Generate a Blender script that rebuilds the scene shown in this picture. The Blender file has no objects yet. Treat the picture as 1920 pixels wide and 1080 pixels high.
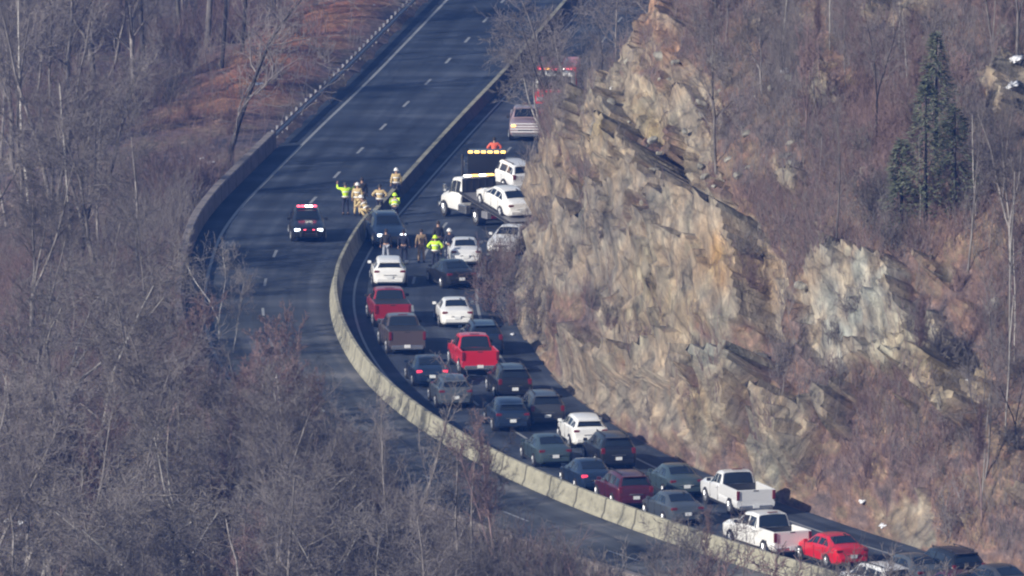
import bpy, bmesh, math, random
from mathutils import Vector, Matrix, noise
S = bpy.context.scene
C = S.collection
R = math.radians

# ---------------------------------------------------------------- camera
F = 22400.0                     # focal length in pixels of a 1920 px wide frame
CAM_H = 85.0
TH = 0.13
cam_d = bpy.data.cameras.new('camera')
cam_d.sensor_width = 36.0
cam_d.lens = 36.0 * F / 1920.0
cam_d.clip_start = 5.0
cam_d.clip_end = 9000.0
cam = bpy.data.objects.new('camera', cam_d)
cam.location = (0, 0, CAM_H)
cam.rotation_euler = (math.pi / 2 - TH, 0, 0)
C.objects.link(cam)
S.camera = cam

# ---------------------------------------------------------------- light
SUN_DIR = Vector((-0.80, -0.60, 0.0)).normalized()      # towards the sun, in plan
SUN_EL = R(25)
w = bpy.data.worlds.new('World')
S.world = w
w.use_nodes = True
nt = w.node_tree
bg = nt.nodes['Background']
sky = nt.nodes.new('ShaderNodeTexSky')
sky.sky_type = 'NISHITA'
sky.sun_disc = False
sky.sun_elevation = SUN_EL
sky.sun_rotation = math.atan2(SUN_DIR.x, SUN_DIR.y)
bg.inputs['Strength'].default_value = 0.10
nt.links.new(sky.outputs[0], bg.inputs['Color'])
sd = bpy.data.lights.new('sun', 'SUN')
sd.energy = 5.0
sd.angle = R(0.5)
sd.color = (1.0, 0.93, 0.82)
so = bpy.data.objects.new('sun', sd)
sv = Vector((SUN_DIR.x * math.cos(SUN_EL), SUN_DIR.y * math.cos(SUN_EL), math.sin(SUN_EL)))
so.rotation_euler = sv.to_track_quat('Z', 'Y').to_euler()
so.location = (-60, 500, 120)
C.objects.link(so)
S.view_settings.view_transform = 'Standard'
S.view_settings.look = 'None'
S.view_settings.exposure = 0.22
S.view_settings.gamma = 1.0
S.cycles.filter_width = 2.2
S.cycles.max_bounces = 5
S.cycles.volume_bounces = 0

# ---------------------------------------------------------------- view maths
def ground(px, py, z=0.0):
    """the point at height z seen at pixel px, py of the 1920 x 1080 photograph"""
    dx = (px - 960) / F
    dy = (py - 540) / F
    dz = -math.sin(TH) - dy * math.cos(TH)
    yy = math.cos(TH) - dy * math.sin(TH)
    t = (CAM_H - z) / -dz
    return dx * t, yy * t
def pix(x, y, z):
    vx, vy, vz = x, y, z - CAM_H
    f = vy * math.cos(TH) - vz * math.sin(TH)
    u = vy * math.sin(TH) + vz * math.cos(TH)
    return 960 + F * vx / f, 540 - F * u / f

# ---------------------------------------------------------------- road line
KN = [(380, 140), (440, 88), (480, 56), (510, 34.5), (535, 18.9), (550, 11.1), (565, 4.7), (580, -0.4), (595, -4.2), (610, -6.9),
      (625, -8.6), (640, -9.5), (652, -9.6), (662, -9.2), (672, -8.55), (685, -7.3), (723, -3.5), (751, -.55), (773, 1.6), (800, 4.2),
      (900, 14), (1100, 36), (1500, 80), (2600, 200)]
def xm(y):
    if y <= KN[0][0]: return KN[0][1] + (KN[0][0] - y) * 0.85
    if y >= KN[-1][0]: return KN[-1][1]
    for i in range(len(KN) - 1):
        if KN[i + 1][0] >= y: break
    y0, x0 = KN[i]; y1, x1 = KN[i + 1]
    def sl(j):
        if j <= 0 or j >= len(KN) - 1:
            j = min(max(j, 1), len(KN) - 1); return (KN[j][1] - KN[j-1][1]) / (KN[j][0] - KN[j-1][0])
        a = (KN[j][1] - KN[j-1][1]) / (KN[j][0] - KN[j-1][0]); b = (KN[j+1][1] - KN[j][1]) / (KN[j+1][0] - KN[j][0])
        return (a + b) / 2
    h = y1 - y0; t = (y - y0) / h
    m0 = sl(i) * h; m1 = sl(i + 1) * h
    t2 = t * t; t3 = t2 * t
    return (2*t3 - 3*t2 + 1) * x0 + (t3 - 2*t2 + t) * m0 + (-2*t3 + 3*t2) * x1 + (t3 - t2) * m1
def tang(y):
    dx = (xm(y + 2) - xm(y - 2)) / 4
    return math.atan(dx)                     # heading, 0 = +Y, positive to the right
def KL(y):                                    # the left carriageway is wider beyond the bend
    t = max(0, min(1, (y - 645) / 45)); return 1 + .19 * t * t * (3 - 2 * t)
def off(y, d):
    a = tang(y)
    if d < -.9: d *= KL(y)
    return xm(y) + math.cos(a) * d, y - math.sin(a) * d
_tab = {}
def xa(y):
    k = round(y * 2)
    v = _tab.get(k)
    if v is None:
        v = (xm(k / 2), tang(k / 2)); _tab[k] = v
    return v
def dist(x, y):
    """signed distance to the median line (right positive) and its y"""
    ym = y
    for _ in range(3):
        X, a = xa(ym)
        d = (x - X - (y - ym) * math.tan(a)) * math.cos(a)
        ym = y + d * math.sin(a)
    if d < 0: d /= KL(ym)
    return d, ym
ML, MR = 0.32, 0.32                     # barrier half width
ROAD_L, ROAD_R = 8.3, 9.7

# ---------------------------------------------------------------- helpers
def lin(c): return tuple(((v / 12.92) if v <= 0.04045 else ((v + 0.055) / 1.055) ** 2.4) for v in c)
def tag(o, label=None, cat=None, group=None, kind=None):
    if label: o['label'] = label
    if cat: o['category'] = cat
    if group: o['group'] = group
    if kind: o['kind'] = kind
    return o
def empty(name, loc=(0, 0, 0), rz=0.0):
    o = bpy.data.objects.new(name, None)
    o.location = loc; o.rotation_euler = (0, 0, rz); o.empty_display_size = 0.3
    C.objects.link(o); return o
def link(name, me, parent=None, loc=None, rot=None):
    o = bpy.data.objects.new(name, me)
    if loc is not None: o.location = loc
    if rot is not None: o.rotation_euler = rot
    C.objects.link(o)
    if parent: o.parent = parent
    return o
def copy_tree(o, parent=None):
    c = o.copy(); C.objects.link(c); c.parent = parent
    for ch in KIDS.get(o.name, []):
        copy_tree(ch, c)
    return c
KIDS = {}
class MB:
    def __init__(s): s.v = []; s.f = []; s.mi = []; s.m = 0
    def quad(s, *p):
        n = len(s.v); s.v.extend(tuple(q) for q in p); s.f.append(tuple(range(n, n + len(p)))); s.mi.append(s.m)
    def box(s, c, d, rz=0.0, taper=1.0, rx=0.0, ry=0.0, ch=0.0):
        M = Matrix.Rotation(rz, 3, 'Z') @ Matrix.Rotation(rx, 3, 'X') @ Matrix.Rotation(ry, 3, 'Y')
        hx, hy, hz = d[0] / 2, d[1] / 2, d[2] / 2
        if ch > 0:                                        # chamfered box: three stacked rings each way
            k = min(ch, hx * .45, hy * .45, hz * .45)
            rings = []
            for z, e in ((-hz, k), (-hz + k, 0), (hz - k, 0), (hz, k)):
                t = taper if z > 0 else 1.0
                x, y = hx * t - e, hy * t - e
                kk = k * .7
                rings.append([(x - kk, -y, z), (x, -y + kk, z), (x, y - kk, z), (x - kk, y, z), (-x + kk, y, z), (-x, y - kk, z), (-x, -y + kk, z), (-x + kk, -y, z)])
            n = len(s.v)
            for rg in rings:
                for p in rg:
                    q = M @ Vector(p); s.v.append((q.x + c[0], q.y + c[1], q.z + c[2]))
            for i in range(3):
                for j in range(8):
                    a = n + i * 8 + j; b = n + i * 8 + (j + 1) % 8
                    s.f.append((a, b, b + 8, a + 8)); s.mi.append(s.m)
            s.f.append(tuple(n + j for j in range(7, -1, -1))); s.mi.append(s.m)
            s.f.append(tuple(n + 24 + j for j in range(8))); s.mi.append(s.m)
            return
        P = []
        for z in (-1, 1):
            t = taper if z > 0 else 1.0
            for x, y in ((-1, -1), (1, -1), (1, 1), (-1, 1)):
                q = M @ Vector((x * hx * t, y * hy * t, z * hz)); P.append((q.x + c[0], q.y + c[1], q.z + c[2]))
        n = len(s.v); s.v.extend(P)
        for f in ((3, 2, 1, 0), (4, 5, 6, 7), (0, 1, 5, 4), (1, 2, 6, 5), (2, 3, 7, 6), (3, 0, 4, 7)):
            s.f.append(tuple(n + i for i in f)); s.mi.append(s.m)
    def cyl(s, a, b, r0, r1=None, n=10, cap=True):
        r1 = r0 if r1 is None else r1
        a = Vector(a); b = Vector(b); d = (b - a)
        if d.length < 1e-6: return
        d.normalize()
        u = d.cross(Vector((0, 0, 1)) if abs(d.z) < .9 else Vector((1, 0, 0))).normalized(); v = d.cross(u)
        k = len(s.v)
        for p, r in ((a, r0), (b, r1)):
            for i in range(n):
                t = 2 * math.pi * i / n
                q = p + u * (r * math.cos(t)) + v * (r * math.sin(t)); s.v.append((q.x, q.y, q.z))
        for i in range(n):
            j = (i + 1) % n
            s.f.append((k + i, k + j, k + n + j, k + n + i)); s.mi.append(s.m)
        if cap:
            s.f.append(tuple(k + i for i in range(n - 1, -1, -1))); s.mi.append(s.m)
            s.f.append(tuple(k + n + i for i in range(n))); s.mi.append(s.m)
    def mesh(s, name, mats, smooth=False, ang=35):
        me = bpy.data.meshes.new(name)
        me.from_pydata(s.v, [], s.f)
        if not isinstance(mats, (list, tuple)): mats = [mats]
        for m in mats: me.materials.append(m)
        if len(mats) > 1: me.polygons.foreach_set('material_index', s.mi)
        if smooth:
            me.shade_smooth(); me.set_sharp_from_angle(angle=R(ang))
        me.update()
        return me
    def build(s, name, mats, parent=None, smooth=False, loc=None, rot=None, ang=35):
        return link(name, s.mesh(name, mats, smooth, ang), parent, loc, rot)

# ---------------------------------------------------------------- materials
def newmat(name):
    m = bpy.data.materials.new(name); m.use_nodes = True
    return m, m.node_tree, m.node_tree.nodes['Principled BSDF']
def N(nt, t, **kw):
    n = nt.nodes.new(t)
    for k, v in kw.items():
        if k in n.inputs.keys() if hasattr(n.inputs, 'keys') else False: n.inputs[k].default_value = v
        else: setattr(n, k, v)
    return n
def flat(name, col, rough=0.6, metal=0.0, var=0.12, scale=6.0, emit=None, es=0.0, coat=0.0, spec=0.5):
    """plain surface with slight procedural mottling"""
    m, nt, b = newmat(name)
    tc = N(nt, 'ShaderNodeTexCoord'); nz = N(nt, 'ShaderNodeTexNoise'); nz.inputs['Scale'].default_value = scale; nz.inputs['Detail'].default_value = 4
    nt.links.new(tc.outputs['Object'], nz.inputs['Vector'])
    mx = N(nt, 'ShaderNodeMix', data_type='RGBA')
    mx.inputs[6].default_value = tuple(c * (1 - var) for c in col) + (1,)
    mx.inputs[7].default_value = tuple(min(1, c * (1 + var)) for c in col) + (1,)
    nt.links.new(nz.outputs[0], mx.inputs[0]); nt.links.new(mx.outputs[2], b.inputs['Base Color'])
    b.inputs['Roughness'].default_value = rough; b.inputs['Metallic'].default_value = metal
    b.inputs['Coat Weight'].default_value = coat; b.inputs['Coat Roughness'].default_value = 0.12
    b.inputs['Specular IOR Level'].default_value = spec
    if emit:
        b.inputs['Emission Color'].default_value = tuple(emit) + (1,); b.inputs['Emission Strength'].default_value = es
    return m
def ramp(nt, stops):
    r = N(nt, 'ShaderNodeValToRGB')
    e = r.color_ramp.elements
    while len(e) < len(stops): e.new(0.5)
    for i, (p, c) in enumerate(stops): e[i].position = p; e[i].color = tuple(c) + (1,) if len(c) == 3 else c
    return r
def terrain_mat(name, bump=1.0, rock=False):
    """albedo from the 'tint' attribute, broken up by procedural noise; 'rockmask' picks strata or litter detail"""
    m, nt, b = newmat(name)
    at = N(nt, 'ShaderNodeAttribute', attribute_name='tint')
    tc = N(nt, 'ShaderNodeTexCoord')
    L = nt.links.new
    # litter detail
    mpl = N(nt, 'ShaderNodeMapping'); mpl.inputs['Scale'].default_value = (1, .22 if rock else .5, 1); L(tc.outputs['Object'], mpl.inputs['Vector'])
    n1 = N(nt, 'ShaderNodeTexNoise'); n1.inputs['Scale'].default_value = 2.4; n1.inputs['Detail'].default_value = 8; n1.inputs['Roughness'].default_value = .75
    L(mpl.outputs[0], n1.inputs['Vector'])
    r1 = ramp(nt, [(.28, (.3, .3, .32)), (.48, (.85, .82, .82)), (.6, (1.3, 1.2, 1.14)), (.7, (2.4, 2.3, 2.2))]); L(n1.outputs[0], r1.inputs[0])
    n2 = N(nt, 'ShaderNodeTexNoise'); n2.inputs['Scale'].default_value = 0.16; n2.inputs['Detail'].default_value = 3
    L(tc.outputs['Object'], n2.inputs['Vector'])
    n2.inputs['Scale'].default_value = .8 if rock else .3; n2.inputs['Detail'].default_value = 5; L(mpl.outputs[0], n2.inputs['Vector'])
    r2 = ramp(nt, [(.3, (.62, .68, .74)), (.42, (1.0, .98, 1.02)), (.5, (1.1, .95, .85)), (.58, (1.12, 1.15, .95)), (.7, (1.5, 1.3, 1.15))]); L(n2.outputs[0], r2.inputs[0])
    mu = N(nt, 'ShaderNodeMix', data_type='RGBA', blend_type='MULTIPLY'); mu.inputs[0].default_value = 1
    L(at.outputs['Color'], mu.inputs[6]); L(r1.outputs[0], mu.inputs[7])
    mu2 = N(nt, 'ShaderNodeMix', data_type='RGBA', blend_type='MULTIPLY'); mu2.inputs[0].default_value = 1
    L(mu.outputs[2], mu2.inputs[6]); L(r2.outputs[0], mu2.inputs[7])
    out = mu2.outputs[2]; hgt = n1.outputs[0]
    if rock:
        ma = N(nt, 'ShaderNodeAttribute', attribute_name='rockmask')
        st = N(nt, 'ShaderNodeAttribute', attribute_name='strata')
        mp = N(nt, 'ShaderNodeMapping'); mp.inputs['Scale'].default_value = (1.7, 0.35, 0.6)
        L(st.outputs['Vector'], mp.inputs['Vector'])
        s1 = N(nt, 'ShaderNodeTexNoise'); s1.inputs['Scale'].default_value = 1.0; s1.inputs['Detail'].default_value = 7; s1.inputs['Roughness'].default_value = .7; s1.inputs['Distortion'].default_value = .5
        L(mp.outputs[0], s1.inputs['Vector'])
        sr = ramp(nt, [(.3, (.2, .2, .22)), (.42, (.7, .7, .71)), (.54, (1.05, 1.03, 1.0)), (.7, (1.85, 1.8, 1.7))]); L(s1.outputs[0], sr.inputs[0])
        # iron and lichen stains
        s2 = N(nt, 'ShaderNodeTexNoise'); s2.inputs['Scale'].default_value = .5; s2.inputs['Detail'].default_value = 5; L(st.outputs['Vector'], s2.inputs['Vector'])
        sr2 = ramp(nt, [(.3, (.78, .84, .86)), (.48, (1, 1, 1)), (.62, (1.08, 1.0, .92)), (.72, (1, 1.03, .99))]); L(s2.outputs[0], sr2.inputs[0])
        # cracks
        vo = N(nt, 'ShaderNodeTexVoronoi', feature='DISTANCE_TO_EDGE'); vo.inputs['Scale'].default_value = .5
        mp2 = N(nt, 'ShaderNodeMapping'); mp2.inputs['Scale'].default_value = (1.1, .3, .8); L(st.outputs['Vector'], mp2.inputs['Vector'])
        wn = N(nt, 'ShaderNodeTexNoise'); wn.inputs['Scale'].default_value = 1.2; wn.inputs['Detail'].default_value = 3; L(mp2.outputs[0], wn.inputs['Vector'])
        ad = N(nt, 'ShaderNodeMix', data_type='RGBA', blend_type='ADD'); ad.inputs[0].default_value = .8; L(mp2.outputs[0], ad.inputs[6]); L(wn.outputs[1], ad.inputs[7])
        L(ad.outputs[2], vo.inputs['Vector'])
        vr = ramp(nt, [(0, (.16, .16, .17)), (.03, (.7, .7, .7)), (.07, (1, 1, 1))]); L(vo.outputs[0], vr.inputs[0])
        a = N(nt, 'ShaderNodeMix', data_type='RGBA', blend_type='MULTIPLY'); a.inputs[0].default_value = 1; L(at.outputs['Color'], a.inputs[6]); L(sr.outputs[0], a.inputs[7])
        c = N(nt, 'ShaderNodeMix', data_type='RGBA', blend_type='MULTIPLY'); c.inputs[0].default_value = 1; L(a.outputs[2], c.inputs[6]); L(sr2.outputs[0], c.inputs[7])
        d = N(nt, 'ShaderNodeMix', data_type='RGBA', blend_type='MULTIPLY'); d.inputs[0].default_value = .5; L(c.outputs[2], d.inputs[6]); L(vr.outputs[0], d.inputs[7])
        mm = N(nt, 'ShaderNodeMix', data_type='RGBA'); L(ma.outputs['Fac'], mm.inputs[0]); L(mu2.outputs[2], mm.inputs[6]); L(d.outputs[2], mm.inputs[7])
        out = mm.outputs[2]
        hm = N(nt, 'ShaderNodeMath', operation='ADD'); L(s1.outputs[0], hm.inputs[0]); L(n1.outputs[0], hm.inputs[1]); hgt = hm.outputs[0]
    L(out, b.inputs['Base Color'])
    b.inputs['Roughness'].default_value = .95; b.inputs['Specular IOR Level'].default_value = .15
    bu = N(nt, 'ShaderNodeBump'); bu.inputs['Strength'].default_value = .8; bu.inputs['Distance'].default_value = .25 * bump
    L(hgt, bu.inputs['Height']); L(bu.outputs[0], b.inputs['Normal'])
    return m
def asphalt_mat():
    m, nt, b = newmat('asphalt'); L = nt.links.new
    tc = N(nt, 'ShaderNodeTexCoord')
    n1 = N(nt, 'ShaderNodeTexNoise'); n1.inputs['Scale'].default_value = .12; n1.inputs['Detail'].default_value = 6; n1.inputs['Roughness'].default_value = .65
    L(tc.outputs['Object'], n1.inputs['Vector'])
    uv = N(nt, 'ShaderNodeAttribute', attribute_name='lane')
    mp = N(nt, 'ShaderNodeMapping'); mp.inputs['Scale'].default_value = (1.6, .03, 1); L(uv.outputs['Vector'], mp.inputs['Vector'])
    n2 = N(nt, 'ShaderNodeTexNoise'); n2.inputs['Scale'].default_value = 1; n2.inputs['Detail'].default_value = 5; L(mp.outputs[0], n2.inputs['Vector'])
    # cross patches and salt streaks, contrast raised to paint in tree shadow streaks
    mp3 = N(nt, 'ShaderNodeMapping'); mp3.inputs['Scale'].default_value = (.10, .30, 1); L(uv.outputs['Vector'], mp3.inputs['Vector'])
    n3 = N(nt, 'ShaderNodeTexNoise'); n3.inputs['Scale'].default_value = 1; n3.inputs['Detail'].default_value = 4; L(mp3.outputs[0], n3.inputs['Vector'])
    a1 = N(nt, 'ShaderNodeMath', operation='ADD'); L(n1.outputs[0], a1.inputs[0]); L(n2.outputs[0], a1.inputs[1])
    a2 = N(nt, 'ShaderNodeMath', operation='MULTIPLY_ADD'); L(n3.outputs[0], a2.inputs[0]); a2.inputs[1].default_value = 1.6; L(a1.outputs[0], a2.inputs[2])
    a3 = N(nt, 'ShaderNodeMath', operation='MULTIPLY'); L(a2.outputs[0], a3.inputs[0]); a3.inputs[1].default_value = 1 / 3.6
    r = ramp(nt, [(.38, (.016, .023, .036)), (.5, (.032, .043, .064)), (.62, (.075, .09, .118))]); L(a3.outputs[0], r.inputs[0])
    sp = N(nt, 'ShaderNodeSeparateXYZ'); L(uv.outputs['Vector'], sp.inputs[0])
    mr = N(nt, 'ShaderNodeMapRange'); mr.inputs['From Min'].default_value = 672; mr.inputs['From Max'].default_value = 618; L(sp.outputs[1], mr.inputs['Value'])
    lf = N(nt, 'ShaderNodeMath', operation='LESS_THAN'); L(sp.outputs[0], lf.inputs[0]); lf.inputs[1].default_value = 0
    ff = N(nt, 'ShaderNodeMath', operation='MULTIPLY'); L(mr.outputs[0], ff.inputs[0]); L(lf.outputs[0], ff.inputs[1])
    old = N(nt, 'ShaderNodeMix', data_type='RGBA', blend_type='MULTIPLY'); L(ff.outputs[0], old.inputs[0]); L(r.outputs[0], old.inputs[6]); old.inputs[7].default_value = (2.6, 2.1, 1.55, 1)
    # wheel paths: two paler bands per lane
    wv = N(nt, 'ShaderNodeMath', operation='MULTIPLY'); L(sp.outputs[0], wv.inputs[0]); wv.inputs[1].default_value = 3.5
    sn = N(nt, 'ShaderNodeMath', operation='SINE'); L(wv.outputs[0], sn.inputs[0])
    wr = N(nt, 'ShaderNodeMapRange'); wr.inputs['From Min'].default_value = -1; wr.inputs['From Max'].default_value = 1; wr.inputs['To Min'].default_value = .88; wr.inputs['To Max'].default_value = 1.16; L(sn.outputs[0], wr.inputs['Value'])
    wm = N(nt, 'ShaderNodeMix', data_type='RGBA', blend_type='MULTIPLY'); wm.inputs[0].default_value = 1; L(old.outputs[2], wm.inputs[6]); L(wr.outputs[0], wm.inputs[7])
    # sealed cracks
    vk = N(nt, 'ShaderNodeTexVoronoi', feature='DISTANCE_TO_EDGE'); vk.inputs['Scale'].default_value = 1
    mk = N(nt, 'ShaderNodeMapping'); mk.inputs['Scale'].default_value = (.16, .08, 1); L(uv.outputs['Vector'], mk.inputs['Vector'])
    nk = N(nt, 'ShaderNodeTexNoise'); nk.inputs['Scale'].default_value = 2; L(mk.outputs[0], nk.inputs['Vector'])
    ak = N(nt, 'ShaderNodeMix', data_type='RGBA', blend_type='ADD'); ak.inputs[0].default_value = .6; L(mk.outputs[0], ak.inputs[6]); L(nk.outputs[1], ak.inputs[7]); L(ak.outputs[2], vk.inputs['Vector'])
    kr = ramp(nt, [(0, (.45, .45, .45)), (.012, (1, 1, 1))]); L(vk.outputs[0], kr.inputs[0])
    km = N(nt, 'ShaderNodeMix', data_type='RGBA', blend_type='MULTIPLY'); km.inputs[0].default_value = .8; L(wm.outputs[2], km.inputs[6]); L(kr.outputs[0], km.inputs[7])
    L(km.outputs[2], b.inputs['Base Color']); b.inputs['Roughness'].default_value = .85
    b.inputs['Specular IOR Level'].default_value = .25
    return m
def concrete_mat(name='concrete', base=(.42, .38, .3)):
    m, nt, b = newmat(name); L = nt.links.new
    uv = N(nt, 'ShaderNodeAttribute', attribute_name='lane')
    mp = N(nt, 'ShaderNodeMapping'); mp.inputs['Scale'].default_value = (.9, 1.3, .5); L(uv.outputs['Vector'], mp.inputs['Vector'])
    n2 = N(nt, 'ShaderNodeTexNoise'); n2.inputs['Scale'].default_value = 1; n2.inputs['Detail'].default_value = 7; n2.inputs['Roughness'].default_value = .7; L(mp.outputs[0], n2.inputs['Vector'])
    r = ramp(nt, [(.3, tuple(c * .45 for c in base)), (.44, tuple(c * .82 for c in base)), (.6, base), (.75, tuple(min(1, c * 1.25) for c in base))]); L(n2.outputs[0], r.inputs[0])
    # dark joints at even spacing along the wall
    sp = N(nt, 'ShaderNodeSeparateXYZ'); L(uv.outputs['Vector'], sp.inputs[0])
    md = N(nt, 'ShaderNodeMath', operation='MODULO'); L(sp.outputs[1], md.inputs[0]); md.inputs[1].default_value = 3.6
    jr = ramp(nt, [(0, (.3, .3, .3)), (.045, (.35, .35, .35)), (.06, (1, 1, 1))])
    dv = N(nt, 'ShaderNodeMath', operation='DIVIDE'); L(md.outputs[0], dv.inputs[0]); dv.inputs[1].default_value = 3.6; L(dv.outputs[0], jr.inputs[0])
    mu = N(nt, 'ShaderNodeMix', data_type='RGBA', blend_type='MULTIPLY'); mu.inputs[0].default_value = 1; L(r.outputs[0], mu.inputs[6]); L(jr.outputs[0], mu.inputs[7])
    L(mu.outputs[2], b.inputs['Base Color']); b.inputs['Roughness'].default_value = .9
    return m
def bark_mat(name, c0, c1, scale=2.5):
    m, nt, b = newmat(name); L = nt.links.new
    tc = N(nt, 'ShaderNodeTexCoord'); mp = N(nt, 'ShaderNodeMapping'); mp.inputs['Scale'].default_value = (1, 1, .4); L(tc.outputs['Object'], mp.inputs['Vector'])
    n2 = N(nt, 'ShaderNodeTexNoise'); n2.inputs['Scale'].default_value = scale; n2.inputs['Detail'].default_value = 5; L(mp.outputs[0], n2.inputs['Vector'])
    oi = N(nt, 'ShaderNodeObjectInfo')
    r = ramp(nt, [(.35, c0), (.65, c1)]); L(n2.outputs[0], r.inputs[0])
    hv = N(nt, 'ShaderNodeHueSaturation'); L(r.outputs[0], hv.inputs['Color'])
    ma = N(nt, 'ShaderNodeMath', operation='MULTIPLY_ADD'); L(oi.outputs['Random'], ma.inputs[0]); ma.inputs[1].default_value = .7; ma.inputs[2].default_value = .65
    L(ma.outputs[0], hv.inputs['Value']); L(hv.outputs[0], b.inputs['Base Color'])
    b.inputs['Roughness'].default_value = .9; b.inputs['Specular IOR Level'].default_value = .1
    return m

M_ASPH = asphalt_mat()
M_PAINT = flat('road_paint', (.27, .28, .29), .7, var=.3, scale=1.5)
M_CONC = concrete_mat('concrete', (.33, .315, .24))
M_CONC3 = concrete_mat('shade_dark_concrete', (.075, .078, .085))  # shade of the far barrier's face put into the colour
M_CONC2 = concrete_mat('parapet_concrete', (.24, .21, .2))
M_GALV = flat('galvanised', (.3, .3, .32), .5, .5)
M_GROUND = terrain_mat('leaf_litter')
M_ROCK = terrain_mat('rock_face', 1.2, rock=True)
M_SNOW = flat('snow', (.66, .68, .72), .6, var=.06, scale=3)
M_BARK = bark_mat('grey_bark', (.12, .11, .105), (.27, .25, .24))
M_TWIG = bark_mat('twig_bark', (.11, .10, .10), (.22, .20, .195))
M_REDTW = bark_mat('reddish_twigs', (.13, .095, .095), (.25, .18, .175))
M_PALE = bark_mat('pale_bark', (.25, .24, .225), (.45, .43, .41))
M_DARKB = bark_mat('dark_bark', (.03, .028, .03), (.07, .065, .068))
M_GLASS = flat('dark_glass', (.012, .016, .022), .08, var=.2, coat=.6)
M_TYRE = flat('tyre_rubber', (.018, .018, .02), .85)
M_RIM = flat('wheel_rim', (.45, .46, .48), .35, .7)
M_TRIM = flat('black_trim', (.022, .023, .026), .6)
M_CHROME = flat('chrome', (.7, .71, .73), .2, .9)
M_PLATE = flat('number_plate', (.75, .77, .78), .5)
M_RED_L = flat('red_lens', (.13, .008, .012), .35)
M_RED_ON = flat('red_lens_lit', (.6, .03, .05), .3, emit=(1, .06, .12), es=1.2)
M_HEAD_ON = flat('headlamp_lit', (.8, .85, .95), .2, emit=(.8, .9, 1), es=5)
M_HEAD = flat('headlamp', (.55, .58, .62), .15, .3)
M_AMBER = flat('amber_lens_lit', (.9, .45, .05), .3, emit=(1, .52, .12), es=4)
M_WHITE_L = flat('white_lamp_lit', (.9, .9, .9), .3, emit=(1, .95, .85), es=5)
M_RED_B = flat('red_beacon_lit', (.8, .05, .08), .3, emit=(1, .1, .16), es=3.0)
_pm = {}
def paint(name, col, rough=.32, metal=.15):
    if name not in _pm: _pm[name] = flat('paint_' + name, col, rough, metal, var=.06, scale=2.0, coat=.5)
    return _pm[name]

# ---------------------------------------------------------------- terrain heights and colours
def smooth(t): t = max(0, min(1, t)); return t * t * (3 - 2 * t)
def nz(x, y, z=0.0): return noise.noise(Vector((x, y, z)))
def fbm(x, y, z=0.0, o=4):
    a = 1; s = 0; 
    for i in range(o):
        s += a * noise.noise(Vector((x, y, z))); x *= 2.03; y *= 2.03; z *= 2.03; a *= .5
    return s
def left_h(x, y):
    d, ym = dist(x, y); e = -d - ROAD_L
    if e < 0: return -.25
    h = -.25 - smooth((e - .8) / 14) * 4.5 - smooth((e - 15) / 60) * 6
    if y > 690:                              # the bank beside the far guard rail
        k = smooth((y - 690) / 40)
        h = h * (1 - .75 * k) + k * 1.1 * math.exp(-((e - 5) / 4) ** 2)
    h += smooth(e / 6) * fbm(x * .09, y * .05, 3) * 1.1 + smooth(e / 4) * fbm(x * .5, y * .3, 1, 2) * .22
    return h
PROF = [(0, 0), (.5, 1.3), (1.2, 3.6), (2.2, 6.0), (3.6, 8.3), (5, 10.4), (8, 13.6), (12, 16.4), (18, 20.0), (26, 24.5), (40, 32), (70, 47), (130, 66), (260, 80), (600, 90)]
def prof(e):
    for i in range(len(PROF) - 1):
        if PROF[i + 1][0] >= e: break
    a, b = PROF[i], PROF[i + 1]
    t = (e - a[0]) / (b[0] - a[0])
    return a[1] + (b[1] - a[1]) * min(t, 1)
def hill_base(e, ym):
    k = 1.0
    near = smooth((575 - ym) / 25)          # lower, gentler bank at the near end
    k -= .42 * near * math.exp(-e / 12)
    far = smooth((ym - 677) / 18)           # the cutting opens out beyond the rock nose
    k -= .72 * far * math.exp(-e / 16)
    return prof(max(0, e)) * k
def poly_in(p, poly):
    x, y = p; c = False; j = len(poly) - 1
    for i in range(len(poly)):
        xi, yi = poly[i]; xj, yj = poly[j]
        if (yi > y) != (yj > y) and x < (xj - xi) * (y - yi) / (yj - yi) + xi: c = not c
        j = i
    return c
ROCKS = [
    [(1225, -60), (1260, -40), (1300, 50), (1270, 95), (1330, 140), (1370, 215), (1330, 270), (1345, 330), (1400, 410), (1450, 470), (1490, 530),
     (1545, 475), (1630, 465), (1700, 510), (1740, 575), (1800, 650), (1850, 720), (1830, 790), (1760, 740), (1700, 700), (1640, 690), (1560, 700),
     (1490, 640), (1400, 620), (1340, 680), (1290, 760), (1290, 840), (1200, 800), (1130, 780), (1060, 745), (1000, 690), (940, 600), (900, 500), (960, 400), (1000, 300), (1090, 190), (1150, 120)],
    [(1350, 690), (1390, 665), (1450, 690), (1455, 740), (1410, 760), (1360, 740)],
    [(1310, 780), (1360, 745), (1420, 770), (1400, 830), (1330, 860), (1290, 830)],
    [(1400, 880), (1440, 810), (1500, 760), (1560, 780), (1540, 850), (1480, 930), (1430, 960)],
    [(1495, 120), (1530, 100), (1590, 190), (1560, 215), (1510, 180)],
    [(1840, 130), (1930, 110), (1930, 200), (1860, 210)],
    [(1640, 960), (1740, 930), (1760, 1020), (1680, 1040)],
    [(1640, 0), (1760, 0), (1720, 60), (1650, 50)],
    [(1755, 690), (1800, 640), (1850, 700), (1850, 790), (1800, 800)],
]
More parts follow.
